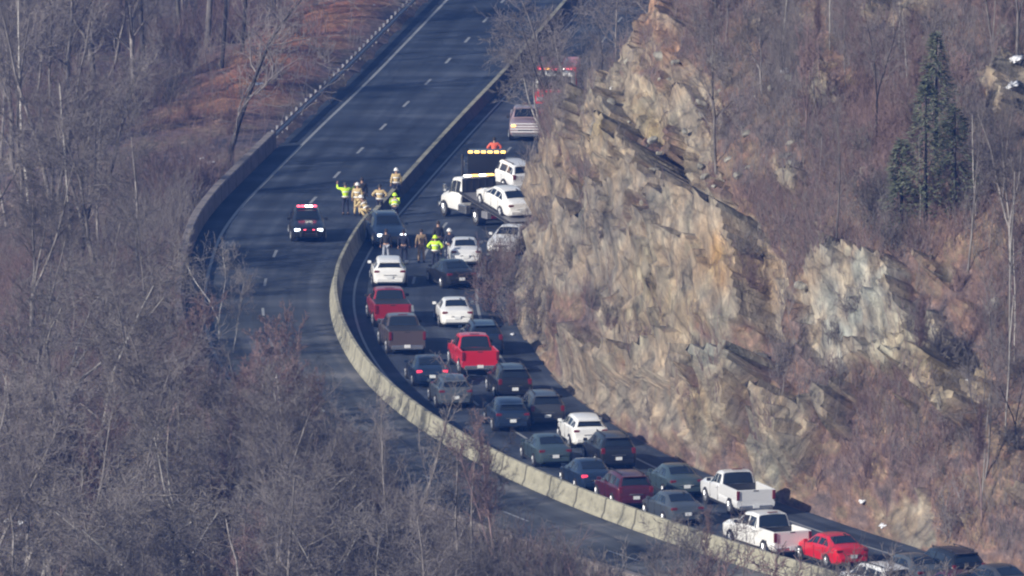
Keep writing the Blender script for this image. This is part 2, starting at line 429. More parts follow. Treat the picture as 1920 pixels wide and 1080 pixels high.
# coloured areas of the slope itself: x, y, rx, ry, colour, strength, how strongly it counts as rock
TINT = [
    (1255, 60, 45, 60, (0.343, 0.198, 0.132), .9), (1190, 250, 60, 80, (0.290, 0.231, 0.125), .7), (1060, 320, 55, 70, (0.251, 0.191, 0.139), .6),
    (1395, 515, 45, 40, (0.409, 0.264, 0.125), .95), (1310, 590, 50, 50, (0.251, 0.218, 0.158), .7), (1220, 540, 60, 110, (0.238, 0.211, 0.132), .6),
    (1640, 570, 130, 90, (0.354, 0.364, 0.335), .8), (1730, 680, 60, 60, (0.364, 0.364, 0.287), .8), (1560, 620, 60, 90, (0.316, 0.335, 0.316), .7),
    (1820, 720, 40, 60, (0.277, 0.218, 0.119), .8), (1400, 710, 50, 45, (0.231, 0.257, 0.231), .9), (1350, 790, 50, 40, (0.264, 0.218, 0.139), .9),
    (1450, 860, 70, 70, (0.205, 0.211, 0.178), .7), (1545, 185, 40, 40, (0.264, 0.264, 0.211), .8), (1100, 520, 80, 120, (0.178, 0.168, 0.158), .5),
    (1140, 690, 80, 60, (0.218, 0.172, 0.125), .5), (1340, 130, 80, 70, (0.238, 0.205, 0.172), .6), (1160, 420, 90, 60, (0.178, 0.172, 0.165), .6),
    (1010, 620, 60, 60, (0.145, 0.122, 0.112), .7), (1250, 400, 50, 60, (0.158, 0.158, 0.165), .5)]
def terr_color(px, py, rm):
    lit = (.20, .145, .13)
    k = .5 + .5 * noise.noise(Vector((px * .008, py * .008, 7)))
    lit = (.155 + .05 * k, .128 + .03 * k, .122 + .012 * k)
    rk = (.27 + .08 * k, .238 + .07 * k, .195 + .055 * k)
    c = [lit[i] * (1 - rm) + rk[i] * rm for i in range(3)]
    for x, y, rx, ry, col, s in TINT:
        d = ((px - x) / rx) ** 2 + ((py - y) / ry) ** 2
        if d < 4:
            q = s * math.exp(-d * 1.1) * (.55 + .7 * noise.noise(Vector((px * .03, py * .03, 2)))) * rm
            q = max(0, min(1, q * 1.5))
            c = [c[i] * (1 - q) + col[i] * q for i in range(3)]
    return c
def rock_mask(px, py):
    wx = 26 * noise.noise(Vector((px * .02, py * .02, 4))) + 12 * noise.noise(Vector((px * .07, py * .07, 9)))
    wy = 26 * noise.noise(Vector((px * .02, py * .02, 14))) + 12 * noise.noise(Vector((px * .07, py * .07, 19)))
    q = (px + wx, py + wy)
    veg = noise.noise(Vector((px * .011, py * .011, 31))) + .6 * noise.noise(Vector((px * .035, py * .03, 37)))
    for i, p in enumerate(ROCKS):
        if poly_in(q, p): return 1.0 if veg < (.55 if py < 330 else (.38 if px < 1500 else .75)) else 0.0
    return 1.0 if veg > .62 else 0.0
def facet(v, sc, seed):
    q = Vector((v.x / sc + seed, v.y / sc, v.z / sc))
    ds, ps = noise.voronoi(q)
    p = ps[0]
    n = noise.cell_vector(p * 17.3 + Vector((seed, 0, 0)))
    return (q - p).dot(n) * 1.1 + noise.cell(p * 9.7) * .45

SUR = {}
def make_hill():
    ss = []
    y = 470.0
    while y < 1100:
        ss.append(y)
        y += 6 if y < 525 else (.8 if y < 545 else (.3 if y < 690 else (.9 if y < 760 else (4 if y < 850 else 15))))
    es = []; e = -.5
    while e < 500:
        es.append(e)
        e += .16 if e < 14 else (.32 if e < 30 else (1.0 if e < 50 else (4 if e < 100 else 25)))
    V = []; col = []; rmk = []; stv = []
    for ym in ss:
        a = tang(ym); ca, sa = math.cos(a), math.sin(a); X0 = xm(ym)
        for e in es:
            ew = e + (.55 * fbm(ym * .11, 5.5, e * .05, 3) + .8 * noise.noise(Vector((ym * .05, 1, e * .08))))* smooth((e + .3) / 3)
            d = ROAD_R + e
            x = X0 + ca * d; y = ym - sa * d
            z = hill_base(ew, ym) - (.6 if e < -.2 else 0)
            g = smooth(e / 6)
            z += g * (2.4 * fbm(x * .045, y * .03, 2, 2)) * (1 - .3 * smooth((e - 40) / 50)) 
            if z < -.05 and e > 0: z = -.05 + .02 * e
            px, py = pix(x, y, z)
            m = 0.0; c = None
            if -80 < px < 2000 and -120 < py < 1180:
                m = rock_mask(px, py)
                # rock relief, pushed out along the slope's normal
                nx = -ca * .8; ny = sa * .8 - .1; nzz = .55
                v = Vector((x + .35 * noise.noise(Vector((x, y * .3, z))), y * .2, z + .35 * noise.noise(Vector((x, y * .3, z + 9)))))
                am = (.35 + .65 * m) * smooth((e + .1) / 1.2)
                r0 = facet(v, 5.4, 3.1) * 2.2 + facet(v, 1.9, 8.2) * .62 + facet(v, .6, 5.2) * .15 + .3 * fbm(x * .5, y * .15, z * .5, 3)
                # beds dipping to the lower right in the upper part of the face, steepening below
                ang = .95 if py < 330 else (1.35 if py < 720 else 2.2)
                u = x * math.sin(ang) - z * -math.cos(ang)
                r0 += .22 * noise.noise(Vector((u * 1.7, y * .05, 3))) + .12 * noise.noise(Vector((u * 4.5, y * .08, z * .2)))
                if m < .5: r0 = r0 * .45 + .3 * fbm(x * 1.2, y * .4, z * 1.2, 3)
                r0 = max(-2.3, min(2.6, r0)) * (1 - .6 * smooth((ym - 655) / 20))
                x += nx * r0 * am; y += ny * r0 * am; z += nzz * r0 * am
                c = terr_color(px, py, m)
                stv.append((x * math.sin(ang) + z * math.cos(ang), y, -x * math.cos(ang) + z * math.sin(ang)))
            else:
                c = (.16, .125, .115); stv.append((x, y, z))
            V.append((x, y, z)); col.append(c); rmk.append(m)
    ne = len(es); f = []
    for i in range(len(ss) - 1):
        for j in range(ne - 1):
            a = i * ne + j; f.append((a, a + 1, a + ne + 1, a + ne))
    me = bpy.data.meshes.new('rock_hillside'); me.from_pydata(V, [], f)
    A = me.color_attributes.new('tint', 'FLOAT_COLOR', 'POINT')
    A.data.foreach_set('color', [q for c in col for q in (c[0], c[1], c[2], 1.0)])
    B = me.attributes.new('rockmask', 'FLOAT', 'POINT'); B.data.foreach_set('value', rmk)
    D = me.attributes.new('strata', 'FLOAT_VECTOR', 'POINT'); D.data.foreach_set('vector', [q for c in stv for q in c])
    me.materials.append(M_ROCK)
    me.shade_smooth(); me.set_sharp_from_angle(angle=R(38))
    o = link('rocky_hillside', me); tag(o, kind='structure')
    SUR['hill'] = (ss, es, V, ne)
    return o
def hill_z(x, y):
    """height of the built hill near x, y"""
    d, ym = dist(x, y); e = d - ROAD_R
    if e < 0: return 0.0
    ss, es, V, ne = SUR['hill']
    import bisect
    i = min(max(bisect.bisect(ss, ym) - 1, 0), len(ss) - 2); j = min(max(bisect.bisect(es, e) - 1, 0), ne - 2)
    return V[i * ne + j][2]
def make_ground():
    xs = [-3000, -900, -400, -200, -120, -90]
    x = -70.0
    while x < 75: xs.append(x); x += .8
    xs += [90, 130, 200, 400, 900, 3000]
    ys = [-400, 100, 300, 400, 440, 470, 490]
    y = 500.0
    while y < 900: ys.append(y); y += 1.0
    ys += [930, 980, 1100, 1300, 1800, 3000, 7000]
    V = []; col = []
    for y in ys:
        for x in xs:
            d, ym = dist(x, y) if 380 < y < 1500 else (-200 if x < 0 else 200, y)
            z = left_h(x, y) if d < 0 and 380 < y < 1500 else (-10.5 if d < 0 else -.25)
            if -ROAD_L < d < ROAD_R: z = -.25
            if d >= ROAD_R: z = -.9
            V.append((x, y, z))
            k = .5 + .5 * fbm(x * .06, y * .02, 7, 3)
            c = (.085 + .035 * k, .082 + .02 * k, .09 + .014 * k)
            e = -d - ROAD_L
            q = .82 + .6 * smooth((y - 635) / 70); c = tuple(v * q for v in c)  # far ground painted lighter against dense tree shade, near ground darker
            if y > 680 and 1.5 < e < 12:     # rust coloured leaves on the bank
                q = smooth((y - 715) / 25) * math.exp(-((e - 4.5) / 3.2) ** 2)
                c = tuple(c[i] * (1 - q) + (.30, .165, .12)[i] * q for i in range(3))
            col.append(c)
    nx = len(xs); f = []
    for i in range(len(ys) - 1):
        for j in range(nx - 1):
            a = i * nx + j; f.append((a, a + 1, a + nx + 1, a + nx))
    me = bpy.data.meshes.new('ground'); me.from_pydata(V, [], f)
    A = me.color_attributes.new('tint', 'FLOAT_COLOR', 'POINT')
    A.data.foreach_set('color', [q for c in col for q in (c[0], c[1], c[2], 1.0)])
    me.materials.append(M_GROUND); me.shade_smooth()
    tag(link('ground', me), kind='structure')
make_hill(); make_ground()
def gz(x, y):
    d, ym = dist(x, y)
    if d > ROAD_R: return hill_z(x, y)
    if d < -ROAD_L: return left_h(x, y)
    return 0.0
def hit(px, py, y0=545.0, y1=900.0, step=.5):
    """first terrain point seen at a pixel"""
    dx = (px - 960) / F; dy = (py - 540) / F
    dz = -math.sin(TH) - dy * math.cos(TH); yy = math.cos(TH) - dy * math.sin(TH)
    y = y0
    while y < y1:
        t = y / yy; x = dx * t; z = CAM_H + dz * t
        if z <= gz(x, y): return x, y, z
        y += step
    return dx * y1 / yy, y1, gz(dx * y1 / yy, y1)

# ---------------------------------------------------------------- roads
def strip(name, d0, d1, y0, y1, z, mat, step=2.0, parent=None, ns=1):
    V = []; f = []; uv = []; y = y0; s = 0; k = 0
    P = []
    while y < y1 + .01:
        for j in range(ns + 1):
            d = d0 + (d1 - d0) * j / ns
            x, yy = off(y, d); V.append((x, yy, z)); uv.append((d, y, 0))
        k += 1; y += step
    n = ns + 1
    for i in range(k - 1):
        for j in range(ns):
            a = i * n + j; f.append((a, a + 1, a + n + 1, a + n))
    me = bpy.data.meshes.new(name); me.from_pydata(V, [], f); me.materials.append(mat)
    D = me.attributes.new('lane', 'FLOAT_VECTOR', 'POINT'); D.data.foreach_set('vector', [q for c in uv for q in c])
    return link(name, me, parent)
tag(strip('left_carriageway', -ROAD_L + .02, -ML, 470, 1400, 0.0, M_ASPH, 2, ns=4), kind='structure')
tag(strip('right_carriageway', MR, ROAD_R + .3, 470, 1400, 0.0, M_ASPH, 2, ns=4), kind='structure')
def markings(name, bands):
    mb = MB()
    for d, wd, y0, y1 in bands:
        y = y0; pr = None
        while True:
            y_ = min(y, y1)
            a = off(y_, d - wd / 2); b = off(y_, d + wd / 2)
            if pr: mb.quad((pr[0][0], pr[0][1], .005), (pr[1][0], pr[1][1], .005), (b[0], b[1], .005), (a[0], a[1], .005))
            pr = (a, b)
            if y >= y1: break
            y += 2.0
    tag(mb.build(name, M_PAINT), kind='structure')
markings('left_road_markings', [(-7.15, .16, 480, 1300)] + [(-3.95, .15, 529 + k * 12.2, 532.1 + k * 12.2) for k in range(45)])
markings('right_road_markings', [(7.7, .16, 480, 1300)] + [(4.15, .15, 530 + k * 12.2, 533.1 + k * 12.2) for k in range(45)] + [(1.0, .13, 480, 1300)])
def wall(name, dc, prof_pts, y0, y1, mat, step=1.5):
    """a profile of (offset, height) swept along the road"""
    V = []; f = []; uv = []; y = y0; k = 0; n = len(prof_pts)
    s = 0
    while y < y1 + .01:
        for (o, z) in prof_pts:
            x, yy = off(y, dc + o); V.append((x, yy, z)); uv.append((o + z * 2, y, z))
        k += 1; y += step
    for i in range(k - 1):
        for j in range(n - 1):
            a = i * n + j; f.append((a, a + n, a + n + 1, a + 1))
    me = bpy.data.meshes.new(name); me.from_pydata(V, [], f); me.materials.append(mat)
    D = me.attributes.new('lane', 'FLOAT_VECTOR', 'POINT'); D.data.foreach_set('vector', [q for c in uv for q in c])
    me.shade_smooth(); me.set_sharp_from_angle(angle=R(15))
    return link(name, me)
JER = [(-.32, -.2), (-.32, .08), (-.2, .3), (-.11, .9), (-.08, .95), (.08, .95), (.11, .9), (.2, .3), (.32, .08), (.32, -.2)]
JEF = [(o, min(z, .66)) for o, z in JER]
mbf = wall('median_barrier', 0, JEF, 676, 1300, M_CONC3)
wall('sunlit_top_strip', 0, [(-.13, .65), (-.13, .69), (.13, .69), (.13, .65)], 676.5, 1299, M_CONC).parent = mbf  # pale strip added to paint the sunlit top of the barrier
tag(mbf, 'straight median barrier, painted dark for its shaded face, running away to the top of the picture', 'barrier')
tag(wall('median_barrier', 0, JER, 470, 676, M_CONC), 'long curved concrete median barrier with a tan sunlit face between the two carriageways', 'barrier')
tag(wall('parapet_wall', -ROAD_L - .25, [(-.22, -2.2), (-.22, .9), (-.17, .96), (.17, .96), (.22, .9), (.25, -.2)], 470, 715, M_CONC2),
    'low grey concrete parapet along the outer edge of the empty left carriageway', 'wall')
# guard rail with posts on the far left edge
gr = empty('guard_rail', (*off(716, -ROAD_L - .25), 0))
tag(gr, 'galvanised guard rail on white posts at the far upper left edge of the road', 'guard rail')
def rel(o, p): return (p[0] - o.location.x, p[1] - o.location.y, p[2] - o.location.z)
mb = MB(); y = 716.0; pr = None
while y < 900:
    p = off(y, -ROAD_L - .2)
    if pr:
        for z0, z1, o in ((.42, .52, 0), (.52, .6, .05), (.6, .68, .05), (.68, .78, 0)):
            pass
        mb.quad(rel(gr, (*pr, .42)), rel(gr, (*p, .42)), rel(gr, (*p, .6)), rel(gr, (*pr, .6)))
        q0 = off(y - 2, -ROAD_L - .26); q1 = off(y, -ROAD_L - .26)
        mb.quad(rel(gr, (*pr, .6)), rel(gr, (*p, .6)), rel(gr, (*q1, .66)), rel(gr, (*q0, .66)))
        mb.quad(rel(gr, (*q0, .66)), rel(gr, (*q1, .66)), rel(gr, (*q1, .8)), rel(gr, (*q0, .8)))
    pr = p; y += 2.0
mb.build('rail', M_GALV, gr)
M_POST = flat('post_grey', (.32, .32, .34), .6)
y = 716.0
pm = MB(); pm.box((0, 0, .4), (.13, .1, .95)); pme = pm.mesh('post', M_POST)
while y < 880:
    p = off(y, -ROAD_L - .38)
    link('post', pme, gr, rel(gr, (*p, .0))); y += 2.4

# ================================================================ vehicles
# body stations from nose (+y) to tail: y, bottom, belt height, top height, half width, half width at the top
SEDAN = [(2.42, .34, .52, .58, .55, .45), (2.33, .24, .62, .70, .76, .60), (2.0, .20, .72, .82, .87, .70), (1.5, .20, .82, .92, .90, .74), (.98, .20, .88, 1.0, .91, .72),
         (.28, .20, .92, 1.40, .92, .58), (-.35, .20, .94, 1.45, .92, .60), (-.95, .20, .96, 1.40, .92, .58), (-1.68, .20, .98, 1.10, .91, .66),
         (-2.15, .22, .98, 1.06, .86, .66), (-2.36, .30, .92, .98, .78, .60), (-2.42, .42, .72, .78, .72, .55)]
SUV = [(2.38, .38, .62, .70, .60, .50), (2.28, .28, .78, .88, .82, .66), (1.9, .24, .90, 1.0, .91, .72), (1.35, .24, .98, 1.09, .94, .76), (.95, .24, 1.02, 1.16, .95, .74),
       (.25, .24, 1.05, 1.62, .95, .64), (-.6, .24, 1.07, 1.70, .95, .66), (-1.5, .24, 1.09, 1.67, .95, .64), (-2.0, .24, 1.10, 1.60, .94, .62),
       (-2.3, .26, 1.08, 1.16, .91, .74), (-2.38, .32, 1.0, 1.06, .86, .70), (-2.42, .45, .74, .80, .80, .62)]
CUV = [(2.25, .36, .58, .66, .58, .48), (2.16, .26, .72, .82, .80, .64), (1.8, .22, .84, .94, .89, .70), (1.3, .22, .92, 1.04, .92, .74), (.9, .22, .96, 1.1, .92, .72),
       (.2, .22, 1.0, 1.52, .92, .60), (-.5, .22, 1.02, 1.58, .92, .62), (-1.25, .22, 1.05, 1.52, .92, .60), (-1.75, .22, 1.08, 1.40, .91, .58),
       (-2.12, .26, 1.04, 1.10, .88, .70), (-2.22, .32, .94, 1.0, .82, .66), (-2.26, .45, .70, .76, .76, .60)]
TRUCK = [(2.98, .50, .78, .88, .72, .62), (2.90, .38, .98, 1.1, .93, .78), (2.5, .34, 1.08, 1.22, .98, .82), (1.75, .34, 1.12, 1.26, .99, .84), (1.45, .34, 1.15, 1.30, .99, .80),
         (.85, .34, 1.18, 1.82, .99, .70), (.1, .34, 1.2, 1.90, .99, .72), (-.62, .34, 1.2, 1.86, .99, .70), (-.80, .34, 1.14, 1.20, .99, .82),
         (-.84, .34, .80, .84, .97, .9), (-2.7, .38, .80, .84, .97, .9), (-2.84, .42, .78, .82, .96, .88)]
WH = {'sedan': (1.42, -1.4, .33, .80), 'suv': (1.42, -1.42, .38, .83), 'cuv': (1.34, -1.34, .35, .81), 'pickup': (1.95, -1.75, .42, .86)}
SPEC = {'sedan': SEDAN, 'suv': SUV, 'cuv': CUV, 'pickup': TRUCK}
WS = {'sedan': (4, 5, 5, 7, 7, 8), 'suv': (4, 5, 5, 8, 8, 9), 'cuv': (4, 5, 5, 8, 8, 9), 'pickup': (4, 5, 5, 7, 7, 8)}   # windscreen, roof span, rear glass stations
def ring(st):
    y, zb, zl, zt, hw, ht = st
    zm = (zb + zl) / 2 + .04
    k = min(.09, (zt - zl) * .35)
    h = [(0, zb), (hw * .86, zb), (hw * .96, zb + .08), (hw, zm), (hw * .985, zl - .05), (hw * .95, zl), (ht + (hw * .95 - ht) * .12, zt - k), (ht * .93, zt - k * .25), (ht * .6, zt), (0, zt + .01)]
    return [Vector((x, y, z)) for x, z in h]
def inset_quad(mb, P, k, o):
    P = [Vector(p) for p in P]
    c = sum(P, Vector()) / len(P)
    n = (P[1] - P[0]).cross(P[2] - P[0])
    if n.length < 1e-6: n = (P[2] - P[1]).cross(P[3] - P[1])
    n.normalize()
    mb.quad(*[c + (p - c) * k + n * o for p in P])
def car_mesh(mb, st):
    """loft of the stations, both halves"""
    rings = [ring(s) for s in st]
    m = len(rings[0]); full = []
    for r in rings:
        full.append(r + [Vector((-p.x, p.y, p.z)) for p in r[-2:0:-1]])
    n = len(full[0]); b = len(mb.v)
    for r in full:
        for p in r: mb.v.append((p.x, p.y, p.z))
    for i in range(len(full) - 1):
        for j in range(n):
            a = b + i * n + j; c = b + i * n + (j + 1) % n
            mb.f.append((a, a + n, c + n, c)); mb.mi.append(mb.m)
    mb.f.append(tuple(b + j for j in range(n))); mb.mi.append(mb.m)
    mb.f.append(tuple(b + (len(full) - 1) * n + j for j in range(n - 1, -1, -1))); mb.mi.append(mb.m)
    return rings
def wheel(root, x, y, r, wd=.22, name='wheel'):
    s = 1 if x > 0 else -1
    mb = MB(); mb.cyl((x - wd / 2, y, r), (x + wd / 2, y, r), r, n=18)
    w_ = mb.build(name, M_TYRE, root, smooth=True)
    rb = MB(); xo = x + s * (wd / 2 + .006)
    rb.cyl((xo - .01 * s, y, r), (xo, y, r), r * .62, n=14)
    for k in range(5):
        t = k * 1.2566; rb.cyl((xo + s * .012, y, r), (xo + s * .012, y + math.cos(t) * r * .56, r + math.sin(t) * r * .56), r * .10, r * .07, n=4)
    rb.build('rim', M_RIM, w_)
def strip_glass(mb, A, B, j0, j1, k=.9, kx=1.0):
    """the pane between rings A and B spanning ring points j0..j1 across the car's width"""
    P = [A[j0], B[j0], Vector((-B[j0].x, B[j0].y, B[j0].z)), Vector((-A[j0].x, A[j0].y, A[j0].z))]
    # centre strip kept slightly proud of the lofted surface
    n = (P[1] - P[0]).cross(P[2] - P[0]).normalized()
    if n.z < 0: n = -n
    c = sum(P, Vector()) / 4
    up = Vector((0, 0, .018)) 
    rows = []
    for t in (.07, .93):
        row = []
        for j in (j0, 7, 8, 9):
            p = A[j].lerp(B[j], t); row.append(p)
        rows.append(row)
    for a, b in ((0, 1), (1, 2), (2, 3)):
        q = [rows[0][a], rows[1][a], rows[1][b], rows[0][b]]
        q = [Vector((p.x * .94, p.y, p.z)) + n * .014 for p in q]
        mb.quad(*q)
        mb.quad(*[Vector((-p.x, p.y, p.z)) for p in reversed(q)])
def make_car(kind, color, loc, rz, label, cat, group=None, brake=False, lamps=False, roofrack=None, name=None, sc=1.0, plate=True, bedcover=False, single=False, bed_empty=False):
    st = SPEC[kind]
    if single:
        st = [s for s in st]
        st = st[:5] + [(.85, .34, 1.18, 1.80, .99, .70), (.4, .34, 1.2, 1.86, .99, .72), (.02, .34, 1.2, 1.82, .99, .70), (-.12, .34, 1.14, 1.2, .99, .82)] + [(-.16, .34, .80, .84, .97, .9)] + st[10:]
    root = empty(name or {'sedan': 'sedan_car', 'suv': 'suv_car', 'cuv': 'crossover_car', 'pickup': 'pickup_truck'}[kind], (loc[0], loc[1], loc[2] if len(loc) > 2 else .006), rz)
    root.scale = (sc, sc, sc)
    tag(root, label, cat, group)
    mp = color
    mb = MB(); rg = car_mesh(mb, st)
    body = mb.build('body', mp, root, smooth=True, ang=28)
    wf, wr0, wr, wx = WH[kind]
    # glass
    a, b, c, d, e, f = WS[kind]
    g = MB(); strip_glass(g, rg[a], rg[b], 6, 9); g.build('windscreen', M_GLASS, root)
    g = MB(); strip_glass(g, rg[e], rg[f], 6, 9); g.build('rear_window', M_GLASS, root)
    for s in (1, -1):
        g = MB()
        for i in range(a, f):
            A, B = rg[i], rg[i + 1]
            q = [A[5].lerp(A[6], .12), B[5].lerp(B[6], .12), B[5].lerp(B[6], .86), A[5].lerp(A[6], .86)]
            ym0, ym1 = A[5].y, B[5].y
            if i == a: q = [q[0].lerp(q[1], .28), q[1], q[2], q[0].lerp(q[1], .28)]; q[3] = q[0].lerp(q[2], .02)
            elif i == f - 1: q = [q[0], q[0].lerp(q[1], .7), q[0].lerp(q[1], .7).lerp(q[3], .06), q[3]]
            else:
                l = (A[5] - B[5]).length; t = min(.1, .05 / max(l, .01) + .02)
                q = [q[0].lerp(q[1], t), q[1].lerp(q[0], t), q[2].lerp(q[3], t), q[3].lerp(q[2], t)]
            q = [p + Vector((.012, 0, .004)) for p in q]
            if s == -1: q = [Vector((-p.x, p.y, p.z)) for p in reversed(q)]
            g.quad(*q)
        g.build('side_window', M_GLASS, root)
    # wheels and arches
    for y in (wf, wr0):
        for s in (1, -1):
            wheel(root, s * (wx + .03), y, wr)
            ab = MB(); xo = s * (st[3][4] * .965)
            ab.cyl((xo - s * .3, y, wr), (xo + s * .004, y, wr + .03), wr * 1.22, n=18)
            ab.build('wheel_arch', M_TRIM, root)
    # lamps, plate, mirrors, bumpers
    yt = st[-1][0]; yn = st[0][0]; zt = st[-3][2]
    hw = st[-2][4]
    rl = M_RED_ON if brake else M_RED_L
    for s in (1, -1):
        t = MB()
        if kind == 'pickup': t.box((s * .90, yt - .0, 1.06), (.15, .10, .44), ch=.02)
        elif kind in ('suv',): t.box((s * (hw - .10), yt + .09, .98), (.2, .16, .30), ch=.03)
        else: t.box((s * (hw - .12), yt + .10, zt - .12), (.30, .16, .15), ch=.03)
        t.build('tail_light', rl, root)
        t = MB(); zh = st[1][2] - .04
        t.box((s * (st[1][4] - .18), yn - .10, zh), (.32, .16, .14), ch=.03)
        t.build('headlight', M_HEAD_ON if lamps else M_HEAD, root)
        t = MB(); cy = st[4][0] - .35; t.box((s * (st[4][4] + .10), cy, st[4][3] + .02), (.2, .1, .15), ch=.03)
        t.build('mirror', mp if kind != 'pickup' else M_TRIM, root)
    t = MB(); t.box((0, yt + .02, .45), (hw * 1.75, .14, .22), ch=.04)
    t.build('rear_bumper', M_CHROME if kind == 'pickup' else mp, root)
    t = MB(); t.box((0, yn - .06, .42), (st[1][4] * 1.7, .16, .2), ch=.04); t.build('front_bumper', M_CHROME if kind == 'pickup' else mp, root)
    t = MB(); t.box((0, yn - .02, (st[0][1] + st[0][3]) / 2 + .04), (.9, .06, .18), ch=.02)
    for k in range(3): t.box((0, yn + .012, (st[0][1] + st[0][3]) / 2 - .02 + k * .06), (.86, .01, .015))
    t.build('grille', M_TRIM, root)
    if plate:
        t = MB(); t.box((.0, yt - .065, .62 if kind != 'pickup' else .52), (.32, .02, .16)); t.build('number_plate', M_PLATE, root)
    # door seams and handles
    ys = ([.95, -.05, -1.0] if kind == 'sedan' else [.9, -.1, -1.05]) if kind != 'pickup' else [1.25, .2, -.7]
    if single: ys = [1.25, 0.05]
    for s in (1, -1):
        for y in ys:
            t = MB(); t.box((s * st[5][4] * .985, y, (st[5][1] + st[5][2]) / 2 + .06), (.03, .018, st[5][2] - st[5][1] - .16)); t.build('door_seam', M_TRIM, root)
    for s in (1, -1):
        for y in ys[1:]:
            t = MB(); t.box((s * (st[5][4] + .005), y + .16, st[5][2] - .13), (.03, .16, .03)); t.build('door_handle', M_CHROME if kind == 'pickup' else mp, root)
    if kind in ('suv',) and roofrack is not False:
        for s in (1, -1):
            t = MB(); t.cyl((s * .56, .2, 1.70), (s * .56, -1.8, 1.69), .025, n=6)
            for y in (.1, -.8, -1.7): t.box((s * .56, y, 1.67), (.04, .08, .08))
            t.build('roof_rail', roofrack or M_TRIM, root)
    if kind in ('suv', 'cuv'):
        t = MB(); zz = st[8][3]; t.box((0, st[8][0] - .06, zz - .01), (1.15, .26, .05), ch=.02); t.build('roof_spoiler', mp, root)
    if kind == 'pickup':
        yf = -.16 if single else -.86
        for s in (1, -1):
            t = MB(); t.box((s * .93, (yf - 2.84) / 2, 1.06), (.12, 2.84 + yf, .52), ch=.03); t.build('bed_side', mp, root)
        t = MB(); t.box((0, -2.80, 1.06), (1.74, .08, .52), ch=.03)
        t.build('tailgate', mp, root)
        if not bedcover:
            t = MB(); t.box((0, (yf - 2.84) / 2, .86), (1.72, 2.7 + yf, .03)); t.box((0, yf - .02, 1.05), (1.7, .05, .4)); t.build('bed_liner', M_TRIM, root)
        else:
            t = MB(); t.box((0, (yf - 2.84) / 2, 1.34), (1.82, 2.8 + yf, .05), ch=.02); t.build('tonneau_cover', M_TRIM, root)
        t = MB(); t.box((0, -2.845, 1.27), (.26, .02, .05)); t.build('tailgate_handle', M_TRIM, root)
        t = MB(); t.box((0, -.62 if not single else .06, 1.92), (.5, .08, .04)); t.build('brake_light', rl, root)
    else:
        t = MB(); t.box((0, yt - .03, zt - .3), (.7, .03, .03)); t.build('trunk_trim', M_CHROME, root)
    if kind == 'sedan':
        t = MB(); t.box((.25, -.95, 1.44), (.05, .22, .07), ch=.02); t.build('antenna', M_TRIM, root)
    # lower sill
    for s in (1, -1):
        t = MB(); t.box((s * st[5][4] * .93, 0, st[5][1] + .03), (.12, (wf - wr0) - wr * 2.5, .12)); t.build('sill', M_TRIM, root)
    return root
def lightbar(root, y, z, cols, wid=1.15, x0=0):
    t = MB(); t.box((x0, y, z), (wid, .26, .05), ch=.02); b = t.build('light_bar', M_TRIM, root)
    n = len(cols)
    for i, m in enumerate(cols):
        t = MB(); t.box((x0 + (-wid / 2 + (i + .5) * wid / n), y, z + .07), (wid / n * .86, .24, .10), ch=.03); t.build('beacon', m, b)
def at(px, py, fwd, half, facing=1, extra=0.0):
    """origin of a vehicle whose visible end touches the road at px, py"""
    x, y = ground(px, py)
    return x + math.sin(fwd) * half * facing, y + math.cos(fwd) * half * facing
HALF = {'sedan': 2.4, 'suv': 2.4, 'cuv': 2.25, 'pickup': 2.9}
def road_head(px, py):
    x, y = ground(px, py); d, ym = dist(x, y); return tang(ym)
P_WHITE = paint('white', (.88, .88, .86)); P_PEARL = paint('pearl', (.76, .77, .78)); P_BLACK = paint('black', (.014, .015, .018)); P_DKBLUE = paint('dark_blue', (.014, .026, .055))
P_DKGREY = paint('dark_grey', (.045, .048, .055)); P_BROWN = paint('bronze_grey', (.095, .075, .075)); P_RED = paint('bright_red', (.60, .016, .03)); P_DKRED = paint('dark_red', (.30, .018, .032))
P_MAROON = paint('maroon', (.075, .012, .022)); P_TEAL = paint('grey_teal', (.05, .075, .085)); P_SLATE = paint('slate', (.07, .085, .10)); P_SILV = paint('silver', (.42, .43, .45))
Q = 'vehicles queued on the right carriageway'
